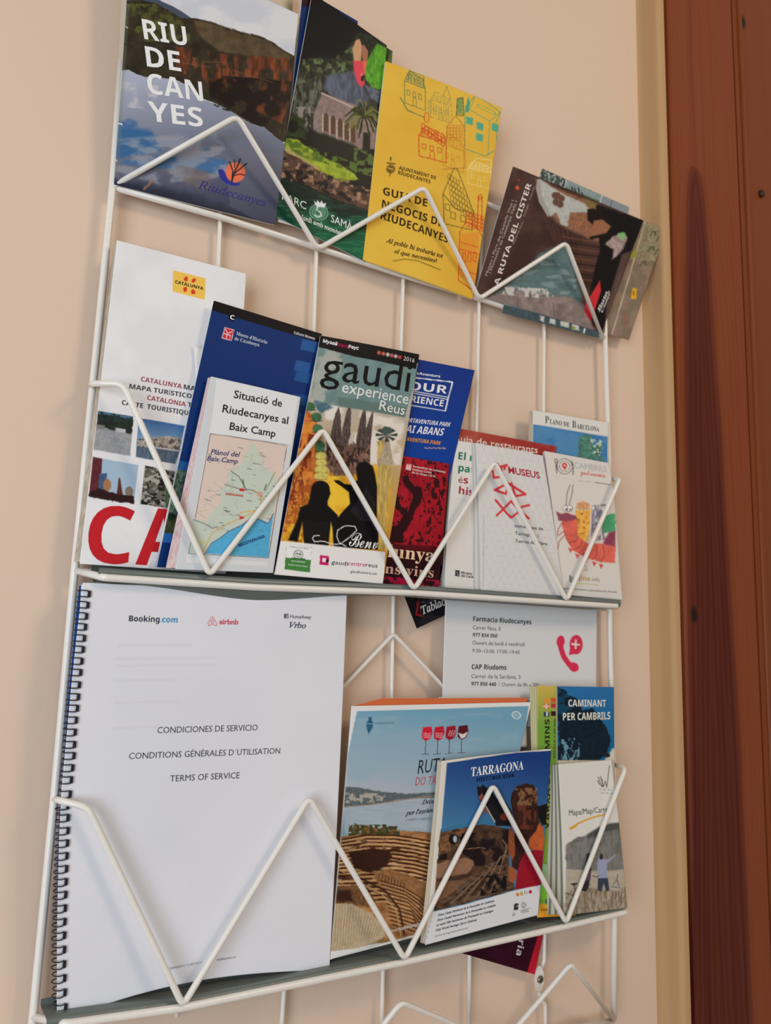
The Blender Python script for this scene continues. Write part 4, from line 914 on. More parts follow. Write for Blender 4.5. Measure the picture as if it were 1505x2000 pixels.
p.text('Музей', (816, 322), (903, 344), 21, WHITE, 'r3', 'small_title', crop='F'); p.text('Отдыха', (905, 344), (972, 360), 19, (190, 30, 90), 'r3', 'small_title', crop='F'); p.text('Реус', (974, 360), (1038, 371), 21, WHITE, 'r3', 'small_title', crop='F')
p.text('2016', (1327, 437), (1400, 452), 26, (225, 222, 220), 'r', 'small_title', crop='F')
p.text('Benv', (668, 1076), (884, 1102), 104, (236, 234, 230), 'sc', 'signature')
p.text('gaudi', (541, 1208), (660, 1222), 30, (60, 56, 60), 'r', 'small_print'); p.text('centre', (662, 1216), (792, 1229), 30, (206, 60, 110), 'r', 'small_print'); p.text('reus', (796, 1228), (886, 1236), 30, (60, 56, 60), 'r', 'small_print')
p.text('gaudicentre.cat', (682, 1272), (882, 1290), 20, (90, 88, 90), 'r', 'small_print')
p.text('2015 WINNER', (252, 1192), (350, 1202), 11, (220, 230, 218), 'B', 'small_print'); p.text('Gaudí Centre Reus', (230, 1218), (368, 1234), 11, (220, 230, 218), 'B', 'small_print')
p.text('certificate of excellence', (238, 1084), (380, 1100), 8, (110, 110, 108), 'r', 'small_print')
p.done()

# --- folded area map
def art_sit(a):      # crop E
    a.c[:] = RGB((214, 218, 222)); a.poly([(925, 65), (1445, 182), (1400, 482), (880, 412), (760, 1220), (735, 1236), (900, 300)], (232, 234, 236), 3)
    a.poly([(885, 412), (1378, 488), (1258, 1210), (745, 1182)], (60, 60, 60), 1.5); a.poly([(888, 416), (1374, 491), (1255, 1206), (749, 1179)], (226, 206, 194), 1.5)
    gr = (202, 212, 198)
    a.poly([(1150, 462), (1180, 480), (1200, 560), (1225, 620), (1270, 660), (1318, 700), (1305, 800), (1290, 925), (1210, 980), (1120, 960), (1060, 1020), (960, 1080), (890, 1160), (860, 1180), (755, 1178), (775, 960), (870, 970), (920, 880), (960, 860), (940, 780), (985, 740), (1020, 650), (1080, 620), (1120, 540)], gr, 3, 8, 24)
    a.poly([(1150, 462), (1374, 491), (1340, 720), (1290, 660), (1220, 600), (1195, 520)], (226, 206, 194), 3, 8, 24)
    a.poly([(1288, 925), (1255, 985), (1240, 975), (1200, 960), (1140, 960), (1085, 1000), (1000, 1040), (960, 1075), (900, 1110), (855, 1182), (1255, 1206)], (84, 176, 218), 3, 4, 18, var=.06)
    a.line([(1290, 925), (1255, 990), (1235, 985), (1200, 962), (1140, 962), (1085, 1002), (1000, 1042), (955, 1080), (895, 1115), (852, 1182)], 5, (90, 84, 130), 3)
    for L_ in ([(1330, 690), (1300, 790), (1210, 890), (1100, 950), (1000, 990), (900, 1050), (840, 1170)], [(1080, 920), (1180, 905), (1230, 870)]): a.line(L_, 7, (222, 180, 104), 3)
    a.line([(780, 965), (850, 990), (900, 1020), (935, 1010)], 4, (70, 70, 70), 3); a.line([(980, 740), (1080, 770), (1150, 775), (1200, 800)], 4, (70, 70, 70), 3); a.line([(1020, 655), (1070, 690), (1110, 760), (1120, 780)], 4, (70, 70, 70), 3); a.line([(1300, 660), (1240, 780)], 5, (120, 140, 100), 3)
    for n in range(26):
        x = random.uniform(820, 1300); y = random.uniform(520, 1080)
        a.line([(x, y), (x+random.uniform(-60, 60), y+random.uniform(-50, 50)), (x+random.uniform(-90, 90), y+random.uniform(-60, 80))], 3, random.choice([(150, 160, 150), (170, 176, 160), (190, 160, 120)]), 2.5, .7)
    for n in range(34):
        x = random.uniform(840, 1290); y = random.uniform(500, 1060); a.line([(x, y), (x+random.uniform(14, 34), y+5)], 5, (110, 116, 110), 3, .8)
    a.line([(1095, 710), (1105, 760)], 9, (96, 130, 84), 3); a.line([(1245, 740), (1232, 775)], 8, (96, 130, 84), 3)
    a.poly([(1075, 765), (1108, 769), (1105, 786), (1073, 781)], (206, 44, 44), 2); a.poly([(1073, 946), (1104, 944), (1100, 958), (1074, 964)], (206, 44, 44), 2)
    a.ell(1205, 805, 22, 20, (206, 176, 166), 4, jit=4); a.line([(1160, 775), (1205, 805), (1260, 870)], 5, (200, 150, 90), 3); a.line([(1205, 805), (1215, 900)], 5, (200, 150, 90), 3)
    a.line([(985, 800), (1095, 815)], 3, (206, 120, 90), 2)
    a.poly([(800, 1100), (855, 1104), (853, 1116), (798, 1112)], (214, 206, 150), 2)
    a.poly([(735, 1200), (1255, 1238), (1250, 1262), (730, 1238)], (228, 230, 232), 3)
p = Page('tourist_map', 'thick folded area map in a clear sleeve, in front of the blue museum leaflet', 'map', 'E', [(890, 50), (1462, 182), (1286, 1306), (662, 1282)], .27, .265, .008, M_LAM, art=art_sit, bulge=.008,
         block=(.03, .015, .07, 0, (226, 218, 216), (196, 150, 150), 150))
for t_, a_, b_, h in (('Situació de', (1035, 188), (1342, 246), 50), ('Riudecanyes al', (962, 278), (1380, 354), 50), ('Baix Camp', (1008, 390), (1300, 438), 48)): p.text(t_, a_, b_, h, (40, 40, 46), 'r1', 'title')
p.text('Plànol del', (888, 545), (1068, 565), 32, (60, 66, 120), 'r1', 'small_title', .2); p.text('Baix Camp', (864, 585), (1060, 608), 32, (60, 66, 120), 'r1', 'small_title', .2)
p.text('MEDITERRÀNIA', (1072, 1140), (1236, 1078), 20, (40, 60, 120), 'B', 'small_print'); p.text('RIUDECANYES', (985, 806), (1096, 820), 14, (206, 90, 70), 'B', 'small_print')
p.done()

# --- blue theme park leaflet
def art_port(a):     # crop H
    a.c[:] = RGB((18, 54, 140)); a.grad(300, 60, 200, 700, (20, 52, 134), (16, 66, 158))
    a.line([(165, 195), (424, 222), (375, 422), (150, 385)], 8, (235, 238, 244), 2); a.line([(165, 290), (398, 330)], 7, (235, 238, 244), 2)
    a.line([(165, 305), (395, 343)], 5, (235, 238, 244), 2)
    for x in range(250, 370, 26): a.line([(x, 660), (x+18, 663)], 6, (205, 170, 150), 3)
p = Page('leaflet', 'bright blue theme park leaflet with white capitals, behind the towers leaflet', 'leaflet', 'H', [(190, 58), (562, 130), (262, 1400), (-60, 1372)], .17, .14, .006, M_GLOSS, art=art_port)
wh = (236, 238, 244)
p.text('PortAventura', (165, 170), (352, 192), 20, wh, 'r2', 'small_title', .2); p.text('YOUR', (88, 277), (386, 305), 58, wh, 'B', 'title'); p.text('EXPERIENCE', (38, 350), (362, 394), 46, wh, 'B', 'title')
p.text('PORTAVENTURA PARK', (128, 498), (398, 526), 28, wh, 'B', 'lettering', .25); p.text('MAI ABANS', (100, 562), (355, 584), 48, wh, 'B', 'lettering', .2); p.text('PORTAVENTURA PARK', (80, 612), (340, 642), 24, (236, 160, 60), 'B', 'lettering', .25)
p.done()

# --- red wine leaflet
def art_wine(a):     # crop G
    a.c[:] = RGB((176, 26, 42)); a.cloud((160, 22, 38), .5, .2, 120, 120)
    R_ = [(1010, 400), (1420, 470), (1350, 1120), (940, 1100)]
    a.blot(R_, (50, 14, 20), .66, (16, 26), .03); a.blot([(1250, 560), (1400, 580), (1360, 900), (1250, 1000)], (60, 14, 20), .6, (22, 40), .03)
    a.poly([(1070, 570), (1110, 560), (1125, 600), (1165, 640), (1215, 650), (1228, 710), (1205, 770), (1165, 830), (1130, 930), (1085, 990), (1090, 1060), (950, 1050), (965, 960), (1050, 920), (1075, 860), (1020, 800), (1000, 700), (1010, 660), (1040, 700), (1060, 790), (1110, 830), (1140, 760), (1150, 700), (1110, 660), (1080, 620)], (46, 14, 20), 5, 10, 26)
    a.line([(1215, 700), (1240, 780), (1245, 850)], 6, (50, 14, 20), 3); a.line([(1105, 590), (1115, 545)], 9, (50, 14, 20), 4); a.line([(1000, 660), (990, 560)], 12, (50, 14, 20), 5); a.line([(1130, 740), (1128, 690)], 5, (50, 14, 20), 3)
    a.ell(1325, 610, 22, 26, (60, 14, 22), 5, jit=6); a.ell(1070, 470, 24, 16, (60, 14, 22), 5, jit=6)
    a.grad(1150, 1030, 1140, 1180, (120, 18, 32), (44, 12, 20), [(800, 1050), (1390, 1090), (1370, 1420), (800, 1380)])
    a.blot([(900, 1300), (1360, 1330), (1340, 1400), (900, 1380)], (170, 20, 60), .52, 30, .06)
    a.poly([(1105, 475), (1142, 480), (1136, 525), (1098, 518)], (238, 190, 186), 2); a.line([(1120, 478), (1114, 520)], 3, (210, 90, 90), 2)
p = Page('leaflet', 'dark red wine leaflet with a black vine and cream serif lettering', 'leaflet', 'G', [(900, 386), (1418, 474), (1340, 1396), (810, 1356)], .20, .225, .006, M_GLOSS, art=art_wine)
cr = (232, 204, 168)
p.text('Catalunya', (640, 1128), (1305, 1196), 96, cr, 'sb', 'title'); p.text('grans vins', (760, 1262), (1300, 1312), 74, (214, 170, 150), 'sb', 'title')
for t_, a_, b_ in (('Generalitat de Catalunya', (1150, 500), (1390, 543)), ('Institut Català', (1146, 524), (1288, 548)), ('de la Vinya i el Vi', (1142, 546), (1312, 576))): p.text(t_, a_, b_, 15, (240, 214, 208), 'B', 'small_print')
p.done()

# --- striped leaflet edge
def art_dark(a): a.c[:] = RGB((206, 196, 170)); a.blot([(330, 650), (480, 650), (420, 1450), (330, 1450)], (40, 38, 40), .5, (14, 40), .06)
p = Page('leaflet', 'narrow leaflet whose cream and black edge shows between wine leaflet and white booklet', 'leaflet', 'H', [(400, 1160), (520, 1172), (500, 1430), (350, 1416)], .15, .15, .004, M_MATTE, art=art_dark); p.done()
# --- restaurant guide
def art_rest(a):
    a.c[:] = RGB((172, 70, 58)); a.grad(480, 500, 1040, 600, (176, 80, 66), (160, 44, 44)); a.cloud((190, 104, 84), .55, .1, 90, 60, None, .5)
p = Page('booklet', 'brick red restaurant guide booklet behind the white museum leaflets', 'booklet', 'H', [(440, 466), (1042, 577), (1010, 1430), (400, 1400)], .08, .08, .01, M_GLOSS, art=art_rest)
p.text('Guia de restaurants', (428, 548), (932, 620), 42, (238, 218, 208), 'r1', 'title'); p.done()
# --- city map
def art_bcn(a):      # crop H
    a.c[:] = RGB((232, 230, 226)); a.poly([(906, 446), (1342, 520), (1342, 760), (900, 700)], (66, 128, 184), 2); a.cloud((96, 152, 198), .5, .15, 90, 60, [(906, 446), (1342, 520), (1342, 700), (900, 640)], .7)
    a.poly([(1170, 530), (1205, 500), (1250, 510), (1245, 570), (1290, 545), (1315, 560), (1300, 620), (1330, 665), (1160, 640)], (84, 134, 120), 5, 10, 24, var=.3); a.blot([(1230, 530), (1320, 540), (1310, 640), (1240, 620)], (196, 214, 204), .55, 16, .06)
p = Page('city_map', 'city map with pale title band over blue sky, back right of the middle shelf', 'map', 'H', [(905, 365), (1347, 438), (1350, 1400), (885, 1340)], .06, .05, .004, M_MATTE, art=art_bcn, block=(.03, .03, .03, 0, (205, 190, 160), (160, 150, 130), 20))
p.text('P', (972, 438), (994, 441), 40, (92, 98, 96), 'sb', 'title'); p.text('LANO DE', (998, 442), (1112, 462), 27, (92, 98, 96), 'sb', 'title'); p.text('B', (1128, 464), (1152, 468), 40, (92, 98, 96), 'sb', 'title'); p.text('ARCELONA', (1156, 470), (1290, 490), 27, (92, 98, 96), 'sb', 'title')
p.done()
# --- white museum booklet
def art_nou(a):
    a.c[:] = RGB((228, 226, 222)); a.line([(462, 888), (620, 912)], 2.5, (140, 140, 140), 2); a.poly([(446, 1304), (472, 1308), (470, 1344), (444, 1340)], (50, 50, 52), 1.5); a.line([(456, 1315), (462, 1335)], 3, (200, 200, 200), 2)
p = Page('booklet', 'white booklet with green and red words, left of the red-zigzag museum leaflet', 'booklet', 'H', [(452, 542), (905, 612), (860, 1450), (385, 1415)], .15, .2, .01, M_MATTE, art=art_nou,
         left=lambda v: -.02*np.sin(math.pi*np.clip(v, 0, 1))+.03*np.exp(-((v-.0)/.1)**2), block=(.03, .02, .02, 0, (214, 210, 204), (160, 156, 150), 14))
gn, rdd = (30, 120, 96), (176, 40, 62)
p.text('El nostre', (464, 652), (712, 690), 42, gn, 'B', 'title'); p.text('patrimoni', (464, 722), (745, 768), 42, gn, 'B', 'title'); p.text('és la nostra', (464, 790), (800, 840), 42, rdd, 'B', 'title'); p.text('història', (466, 855), (690, 892), 42, rdd, 'B', 'title')
p.text("Museu d'Història", (480, 1326), (640, 1344), 15, (60, 60, 60), 'B', 'small_print'); p.text('de Catalunya', (480, 1344), (600, 1358), 15, (60, 60, 60), 'B', 'small_print')
p.done()
# --- museum network leaflet
def art_net(a):      # crop H
    a.c[:] = RGB((224, 223, 222)); g = (206, 206, 208)
    for k in range(-8, 22):
        x = 560+k*44; a.line([(x, 560+k*6), (x+420, 1560)], 2.2, g, 2, .8); a.line([(x+420, 560), (x-40, 1560)], 2.2, g, 2, .8)
    for k in range(20): a.line([(560, 600+k*48), (1100, 690+k*44)], 2.2, g, 2, .7)
    a.line([(606, 940), (610, 1400)], 4, (190, 190, 190), 3)
    rd = (218, 62, 70)
    a.line([(662, 700), (668, 735), (715, 730), (712, 690), (690, 665)], 13, rd, 3); a.line([(712, 680), (745, 672)], 14, rd, 3); a.line([(730, 692), (736, 684)], 12, rd, 3)
    a.line([(672, 800), (750, 765), (850, 825), (790, 835), (770, 765)], 13, rd, 3, closed=False); a.line([(672, 800), (735, 822), (752, 770)], 13, rd, 3)
    a.line([(676, 855), (740, 930), (765, 955), (800, 930), (825, 895), (870, 885)], 13, rd, 3); a.line([(682, 942), (765, 862), (800, 900), (868, 960)], 13, rd, 3)
p = Page('leaflet', 'white museum leaflet with faint triangle grid and red zigzag emblem', 'leaflet', 'H', [(568, 556), (962, 632), (1088, 1475), (600, 1425)], .2, .24, .008, M_MATTE, art=art_net, vb=.015, block=(.09, .04, .13, 0, (216, 214, 210), (178, 174, 168), 6))
p.text('MUSEUS', (754, 712), (940, 746), 34, rdd, 'r2', 'title')
for t_, a_, b_ in (('comarques de', (785, 1010), (952, 1030)), ('Tarragona i', (788, 1055), (925, 1072)), ("Terres de l'Ebre", (790, 1102), (978, 1120))): p.text(t_, a_, b_, 20, (90, 90, 94), 'r1', 'lettering')
p.done()
# --- gastronomy leaflet
def art_gas(a):      # crop H
    a.c[:] = RGB((226, 222, 216)); dk = (104, 98, 94)
    a.ell(1088, 700, 44, 48, dk, 2, ring=4); a.ell(1088, 700, 30, 33, dk, 2, ring=3); a.poly([(1072, 695), (1076, 682), (1088, 677), (1100, 683), (1103, 698), (1088, 724)], (218, 60, 70), 3); a.ell(1088, 694, 6, 6, (235, 225, 220), 2)
    a.line([(1038, 690), (1042, 745)], 6, dk, 3); a.line([(1030, 652), (1032, 680), (1046, 682), (1044, 654)], 4, dk, 2); a.line([(1038, 652), (1040, 690)], 3, dk, 2); a.line([(1130, 664), (1140, 700), (1136, 752)], 6, dk, 3)
    for x0, x1, y in ((1040, 1065, 768), (1108, 1135, 776), (1160, 1250, 790)): a.line([(x0, y), (x1, y+5)], 3, (180, 174, 168), 2)
    a.line([(1268, 798), (1354, 812)], 5, (90, 84, 80), 3)
    # watercolour prawn, tower and greenery
    a.poly([(1150, 960), (1160, 925), (1195, 912), (1232, 930), (1238, 965)], (232, 166, 118), 4, var=.15); a.poly([(1150, 965), (1238, 965), (1235, 1060), (1220, 1150), (1175, 1150), (1140, 1080)], (238, 182, 84), 5, 6, 20, var=.15); a.blot([(1150, 980), (1235, 980), (1220, 1130), (1150, 1100)], (196, 120, 50), .62, 16, .04)
    for x in (1172, 1196, 1216): a.line([(x, 940), (x+1, 970)], 4, (130, 150, 150), 2)
    a.blot([(1245, 940), (1330, 930), (1330, 1140), (1240, 1150)], (124, 116, 142), .47, (18, 40), .06, a=.8)
    a.poly([(1325, 1010), (1350, 988), (1384, 988), (1384, 1100), (1310, 1100), (1300, 1050)], (84, 168, 122), 5, 6, 20, var=.12)
    a.poly([(1345, 1100), (1384, 1090), (1384, 1210), (1340, 1190), (1310, 1160)], (150, 70, 92), 6, var=.2)
    a.poly([(1088, 985), (1110, 985), (1160, 1040), (1165, 1120), (1220, 1165), (1300, 1165), (1384, 1180), (1382, 1275), (1300, 1270), (1200, 1240), (1130, 1200), (1090, 1130), (1070, 1060), (1075, 1000)], (226, 108, 92), 4, 3, 20, var=.14, vsc=30)
    for L_ in ([(1110, 1160), (1150, 1150), (1168, 1120)], [(1140, 1200), (1180, 1180), (1190, 1140)], [(1190, 1230), (1222, 1210), (1228, 1165)], [(1250, 1255), (1275, 1230), (1272, 1166)], [(1300, 1270), (1322, 1230), (1310, 1166)]): a.line(L_, 4, (150, 56, 56), 2.5)
    for x, y in ((1120, 1205), (1160, 1238), (1210, 1262), (1260, 1282), (1300, 1295)): a.poly([(x-14, y-18), (x+16, y-10), (x, y+14)], (218, 96, 84), 3)
    a.poly([(1035, 975), (1060, 990), (1090, 985), (1150, 1000), (1160, 1020), (1100, 1035), (1050, 1030)], (150, 80, 98), 5, 4, 14)
    for L_ in ([(1095, 935), (1100, 870), (1118, 815)], [(1112, 935), (1130, 870), (1136, 812)]): a.line(L_, 4, (110, 70, 74), 2)
    for x in (1092, 1116): a.ell(x, 958, 15, 19, (244, 242, 238), 2); a.ell(x, 958, 15, 19, (90, 80, 80), 2, ring=3); a.ell(x+3, 964, 5, 6, (50, 44, 44), 2)
    for L_ in ([(1090, 1110), (1055, 1150), (1045, 1200)], [(1085, 1090), (1045, 1120)], [(1072, 1040), (1048, 1080), (1045, 1110)]): a.line(L_, 5, (180, 84, 78), 3)
    for L_ in ([(1200, 1280), (1215, 1300), (1205, 1318), (1225, 1312)],): a.line(L_, 4, (170, 164, 160), 3)
    a.line([(1060, 1415), (1395, 1440)], 3.5, (160, 160, 156), 2, .8); a.line([(1170, 1388), (1285, 1396)], 4, (180, 196, 110), 3)
    a.line([(1118, 1345), (1122, 1378), (1136, 1380)], 6, (110, 110, 112), 3)
p = Page('leaflet', 'white gastronomy leaflet with a watercolour prawn, rightmost on the middle shelf', 'leaflet', 'H', [(972, 604), (1352, 676), (1432, 1482), (1075, 1450)], .17, .22, .008, M_MATTE, art=art_gas, vb=.015,
         right=lambda v: .012*np.sin(2*math.pi*np.clip(v, 0, 1)), block=(.03, .0, .0, 0, (216, 214, 210), (178, 174, 168), 6))
p.text('CAMBRILS', (1148, 708), (1338, 734), 38, (196, 196, 194), 'r', 'title'); p.text('gastronomia', (1180, 748), (1328, 768), 32, (222, 92, 106), 'sc', 'subtitle')
p.text('gust', (1116, 1366), (1180, 1374), 24, (130, 130, 130), 'B', 'small_title'); p.text('ino', (1184, 1370), (1238, 1376), 26, (200, 170, 60), 'B', 'small_title'); p.text('.info', (1244, 1374), (1296, 1380), 22, (160, 160, 160), 'r', 'small_title')
p.text('gastronomia i producte local', (1075, 1418), (1392, 1440), 10, (130, 130, 126), 'r', 'small_print')
p.done()

# ================================================================== below the middle shelf
def art_tab(a):      # crop K
    a.c[:] = RGB((36, 34, 38)); a.cloud((20, 18, 22), .5, .1, 60, 60)
    a.line([(438, 90), (436, 120), (432, 150), (460, 158)], 8, (170, 30, 44), 4); a.line([(440, 60), (446, 110), (455, 150)], 4, (120, 30, 38), 3)
    for k in range(14):
        t = math.radians(k*12-20); a.line([(480+20*math.cos(t), 78+12*math.sin(t)), (480+36*math.cos(t), 78+20*math.sin(t))], 1.6, (120, 116, 120), 1.5, .6)
p = Page('flyer', 'black flyer poking down below the middle shelf behind the wires', 'flyer', 'K', [(343, -20), (545, -115), (643, 122), (435, 220)], -.02, -.03, .004, M_GLOSS, art=art_tab)
p.text('Tablao Flamenco', (462, 150), (760, 22), 40, (224, 220, 222), 'si2', 'title'); p.done()

def art_farm(a):     # crop K
    a.c[:] = RGB((222, 224, 226)); rd = (222, 42, 82)
    a.line([(1132, 280), (1136, 320), (1150, 360), (1175, 395), (1200, 420)], 26, rd, 3); a.ell(1134, 285, 20, 30, rd, 3, 5); a.ell(1200, 410, 26, 22, rd, 3, 30)
    a.ell(1212, 300, 33, 48, rd, 3); a.poly([(1180, 320), (1176, 352), (1205, 345)], rd, 3)
    a.line([(1210, 278), (1209, 318)], 8, (236, 230, 232), 2); a.line([(1192, 297), (1228, 301)], 9, (236, 230, 232), 2)
p = Page('notice', 'laminated pharmacy notice with a red telephone emblem under the middle shelf', 'notice', 'K', [(577, 78), (1318, 128), (1312, 700), (557, 700)], .01, .04, .006, M_LAM, art=art_farm)
for t_, st, a_, b_, h in (('Farmacia Riudecanyes', 'B', (706, 184), (988, 200), 24), ('Carrer Nou, 0', 'r', (704, 224), (838, 232), 20), ('977 834 050', 'B', (704, 260), (822, 266), 18), ('Ouvert de lundi à vendredi', 'r', (703, 300), (955, 308), 20),
                      ('9:30–13:00, 17:00–19:45', 'r', (702, 338), (930, 346), 18), ('CAP Riudoms', 'B', (699, 420), (866, 424), 24), ('Carrer de la Sardana, 3', 'r', (697, 464), (934, 468), 20), ('977 850 440', 'B', (697, 500), (816, 503), 18), ('/ Ouvert de 8h a 20h', 'r', (828, 503), (1026, 506), 18)):
    p.text(t_, a_, b_, h, (60, 62, 66) if st == 'B' else (110, 112, 116), st, 'title' if st == 'B' else 'lettering')
p.done()
p = Page('sheet', 'white paper sheet showing above the orange-lined wine route magazine', 'paper', 'K', [(545, 556), (978, 574), (975, 800), (540, 800)], .08, .10, .006, base=(234, 232, 230)); p.done()

# --- wine route magazine
def art_ruta(a):     # crop L
    a.c[:] = RGB((232, 232, 232))
    inn = [(252, 142), (1345, 104), (1010, 1450), (690, 1560), (80, 1676), (98, 1200), (120, 900), (160, 600)]
    a.poly(inn, (140, 176, 194), 2); a.grad(600, 130, 500, 780, (118, 168, 194), (176, 188, 198), [(252, 142), (1345, 104), (1200, 900), (118, 900), (160, 600)])
    a.cloud((150, 182, 198), .52, .12, 260, 120, [(252, 200), (1300, 150), (1200, 700), (140, 700)], .6)
    a.poly([(160, 730), (240, 728), (330, 750), (430, 762), (560, 770), (745, 755), (745, 790), (500, 812), (400, 838), (145, 870)], (96, 106, 110), 5, 6, 24, var=.2)
    a.blot([(160, 770), (420, 770), (420, 830), (155, 840)], (176, 170, 160), .55, 22, .05); a.line([(148, 866), (300, 850), (420, 832), (620, 795), (745, 778)], 7, (150, 132, 112), 4)
    a.poly([(145, 872), (420, 840), (745, 795), (800, 990), (730, 1020), (500, 1000), (160, 1040)], (168, 184, 196), 4, var=.05, vsc=(90, 14))
    # amphitheatre
    a.poly([(110, 1060), (200, 1040), (320, 1030), (500, 1008), (640, 1010), (740, 1020), (1060, 1000), (1010, 1480), (690, 1560), (80, 1676)], (168, 118, 74), 5, 6, 30, var=.35, vsc=(50, 26))
    for k in range(5): a.poly([(195+k*60, 1040), (205+k*60, 990+10*(k % 2)), (225+k*62, 970+12*(k % 3)), (250+k*60, 985), (258+k*60, 1040)], random.choice([(120, 88, 50), (92, 84, 50), (160, 116, 70)]), 4, 8, 14, var=.4)
    a.blot([(180, 980), (510, 970), (510, 1040), (180, 1050)], (70, 70, 40), .5, 18, .06)
    # rows of seats sweeping round
    for k in range(17):
        y = 1050+k*21
        pts = [(110-2*k, y+30), (300, y-8+k*2.0), (470, y-12+k*1.2), (600, y+k*.8), (745, y+22+k*1.5), (900, y+40+k*2)]
        a.line(pts, 9, (58, 30, 18), 4, .9); a.line([(x, yy+10) for x, yy in pts], 7, (216, 178, 128), 4, .75)
    a.blot([(100, 1060), (745, 1030), (745, 1400), (84, 1420)], (60, 32, 18), .62, (70, 14), .05, a=.8); a.blot([(100, 1060), (745, 1030), (745, 1560), (84, 1420)], (222, 186, 138), .64, (60, 10), .05, a=.6)
    a.poly([(180, 1150), (330, 1120), (440, 1130), (470, 1160), (420, 1230), (320, 1258), (220, 1240)], (58, 34, 26), 8, 12, 34)
    a.poly([(350, 1260), (450, 1230), (690, 1300), (690, 1420), (520, 1400), (380, 1330)], (150, 106, 68), 6, 6, 24, var=.2)
    for k in range(9): a.line([(385+k*20, 1260+k*6), (380+k*20, 1300+k*7)], 7, (92, 56, 36), 4, .8)
    for k in range(12):
        y = 1300+k*20; a.line([(390+k*8, y), (540+k*10, y+28), (640, y+70), (700, y+110)], 7, (86, 52, 30), 4, .85); a.line([(390+k*8, y+9), (540+k*10, y+37), (640, y+79)], 5, (204, 166, 118), 4, .7)
    a.poly([(84, 1350), (250, 1330), (360, 1400), (360, 1440), (210, 1440), (84, 1430)], (120, 84, 54), 6, 8, 30, var=.3); a.poly([(110, 1370), (200, 1360), (220, 1420), (110, 1430)], (66, 40, 28), 8, 8, 24)
    a.poly([(84, 1440), (200, 1432), (330, 1470), (420, 1520), (440, 1580), (300, 1640), (80, 1676)], (196, 176, 144), 6, 6, 24, var=.08)
    for k in range(18): a.line([(92+k*19, 1446+max(0, k-8)*8), (88+k*17, 1670-k*5)], 3.5, (150, 118, 84), 2.5, .7)
    a.line([(84, 1300), (250, 1290), (420, 1350), (520, 1440), (560, 1560)], 12, (70, 40, 26), 6, .9); a.line([(84, 1322), (240, 1310), (400, 1368), (500, 1450), (540, 1570)], 8, (206, 170, 124), 5, .8)
    # jar emblem and stamp
    a.poly([(328, 190), (348, 190), (346, 212), (356, 240), (350, 280), (322, 332), (312, 290), (310, 240), (326, 214)], (46, 100, 134), 3); a.line([(314, 244), (350, 250)], 6, (140, 176, 196), 2)
    a.ell(1265, 180, 24, 30, (216, 226, 228), 3, ring=8); a.ell(1265, 180, 10, 12, (216, 226, 228), 3, ring=4)
    for i, (x, y, c) in enumerate(((700, 270, (216, 34, 58)), (776, 268, (196, 30, 54)), (850, 264, (160, 30, 46)), (926, 260, (92, 24, 34)))):
        a.poly([(x-22, y+8), (x+33, y), (x+36, y+50), (x+20, y+100), (x-12, y+118), (x-34, y+95), (x-32, y+60)], c, 2.5)
        a.line([(x-10, y+112), (x-18, y+218)], 4.5, (90, 50, 60), 2); a.line([(x-42, y+220), (x+6, y+214)], 4, (90, 50, 60), 2)
        if i < 2:
            for j in range(3): a.line([(x-22, y+60+j*15), (x-8, y+54+j*15), (x+6, y+64+j*15), (x+22, y+56+j*15)], 4.5, (232, 190, 196), 2)
        elif i == 2:
            for j in range(3): a.line([(x-16+j*15, y+84), (x-12+j*15, y+66), (x-6+j*15, y+56), (x+j*15, y+40)], 4.5, (226, 180, 184), 2)
        else: a.poly([(x-30, y+62), (x, y+74), (x+33, y+52), (x+14, y+96), (x-12, y+110)], (226, 220, 214), 2)
p = Page('magazine', 'wine route magazine with four red glasses above a stone amphitheatre', 'magazine', 'L', [(217, 95), (1366, 70), (1015, 1468), (80, 1716)], .16, .16, .006, M_GLOSS, art=art_ruta, vb=.02,
         bot=lambda x: -.012*np.sin(math.pi*np.clip(x, 0, 1)))
# orange inner sheets standing higher than the cover
n1 = []
iu, iv = 24, 2; V = []; F = []
for j in range(iv+1):
    for i in range(iu+1):
        q = to_px('L', [(225+(1335-225)*i/iu, 95-48*min(1, (i/iu)*6)*(1-.35*i/iu)*(1-j/iv)+j*28-i/iu*22)])[0]; V.append(W(unp(q[0], q[1], .145))-p.base_pt)
for j in range(iv):
    for i in range(iu): a_ = j*(iu+1)+i; F.append((a_, a_+iu+1, a_+iu+2, a_+1))
obj('inner_pages', mesh_np('inner_pages', V, F, M_MATTE, np.tile(lin((214, 112, 66)), (len(V), 1))), p.root)['label'] = 'orange inner pages standing above the cover'
p.text('RUTA', (628, 632), (806, 606), 100, (40, 48, 58), 'r', 'title'); p.text('DO TARRAGONA', (610, 714), (935, 684), 60, (206, 92, 108), 'r', 'subtitle')
p.text('Deixa\'t endur', (650, 838), (850, 815), 30, (60, 64, 70), 'si2', 'lettering'); p.text("per l'essència del vi", (545, 912), (850, 868), 30, (60, 64, 70), 'si2', 'lettering'); p.text('CAMINS OBERTS PER LA TERRA', (545, 948), (850, 920), 14, (120, 124, 128), 'si', 'small_print')
p.text('TARRAGONA', (362, 250), (492, 246), 13, (96, 140, 164), 'r', 'small_print'); p.text('www.rutadelvitarragona.cat', (470, 1560), (700, 1500), 20, (232, 226, 216), 'si2', 'small_print')
p.done()

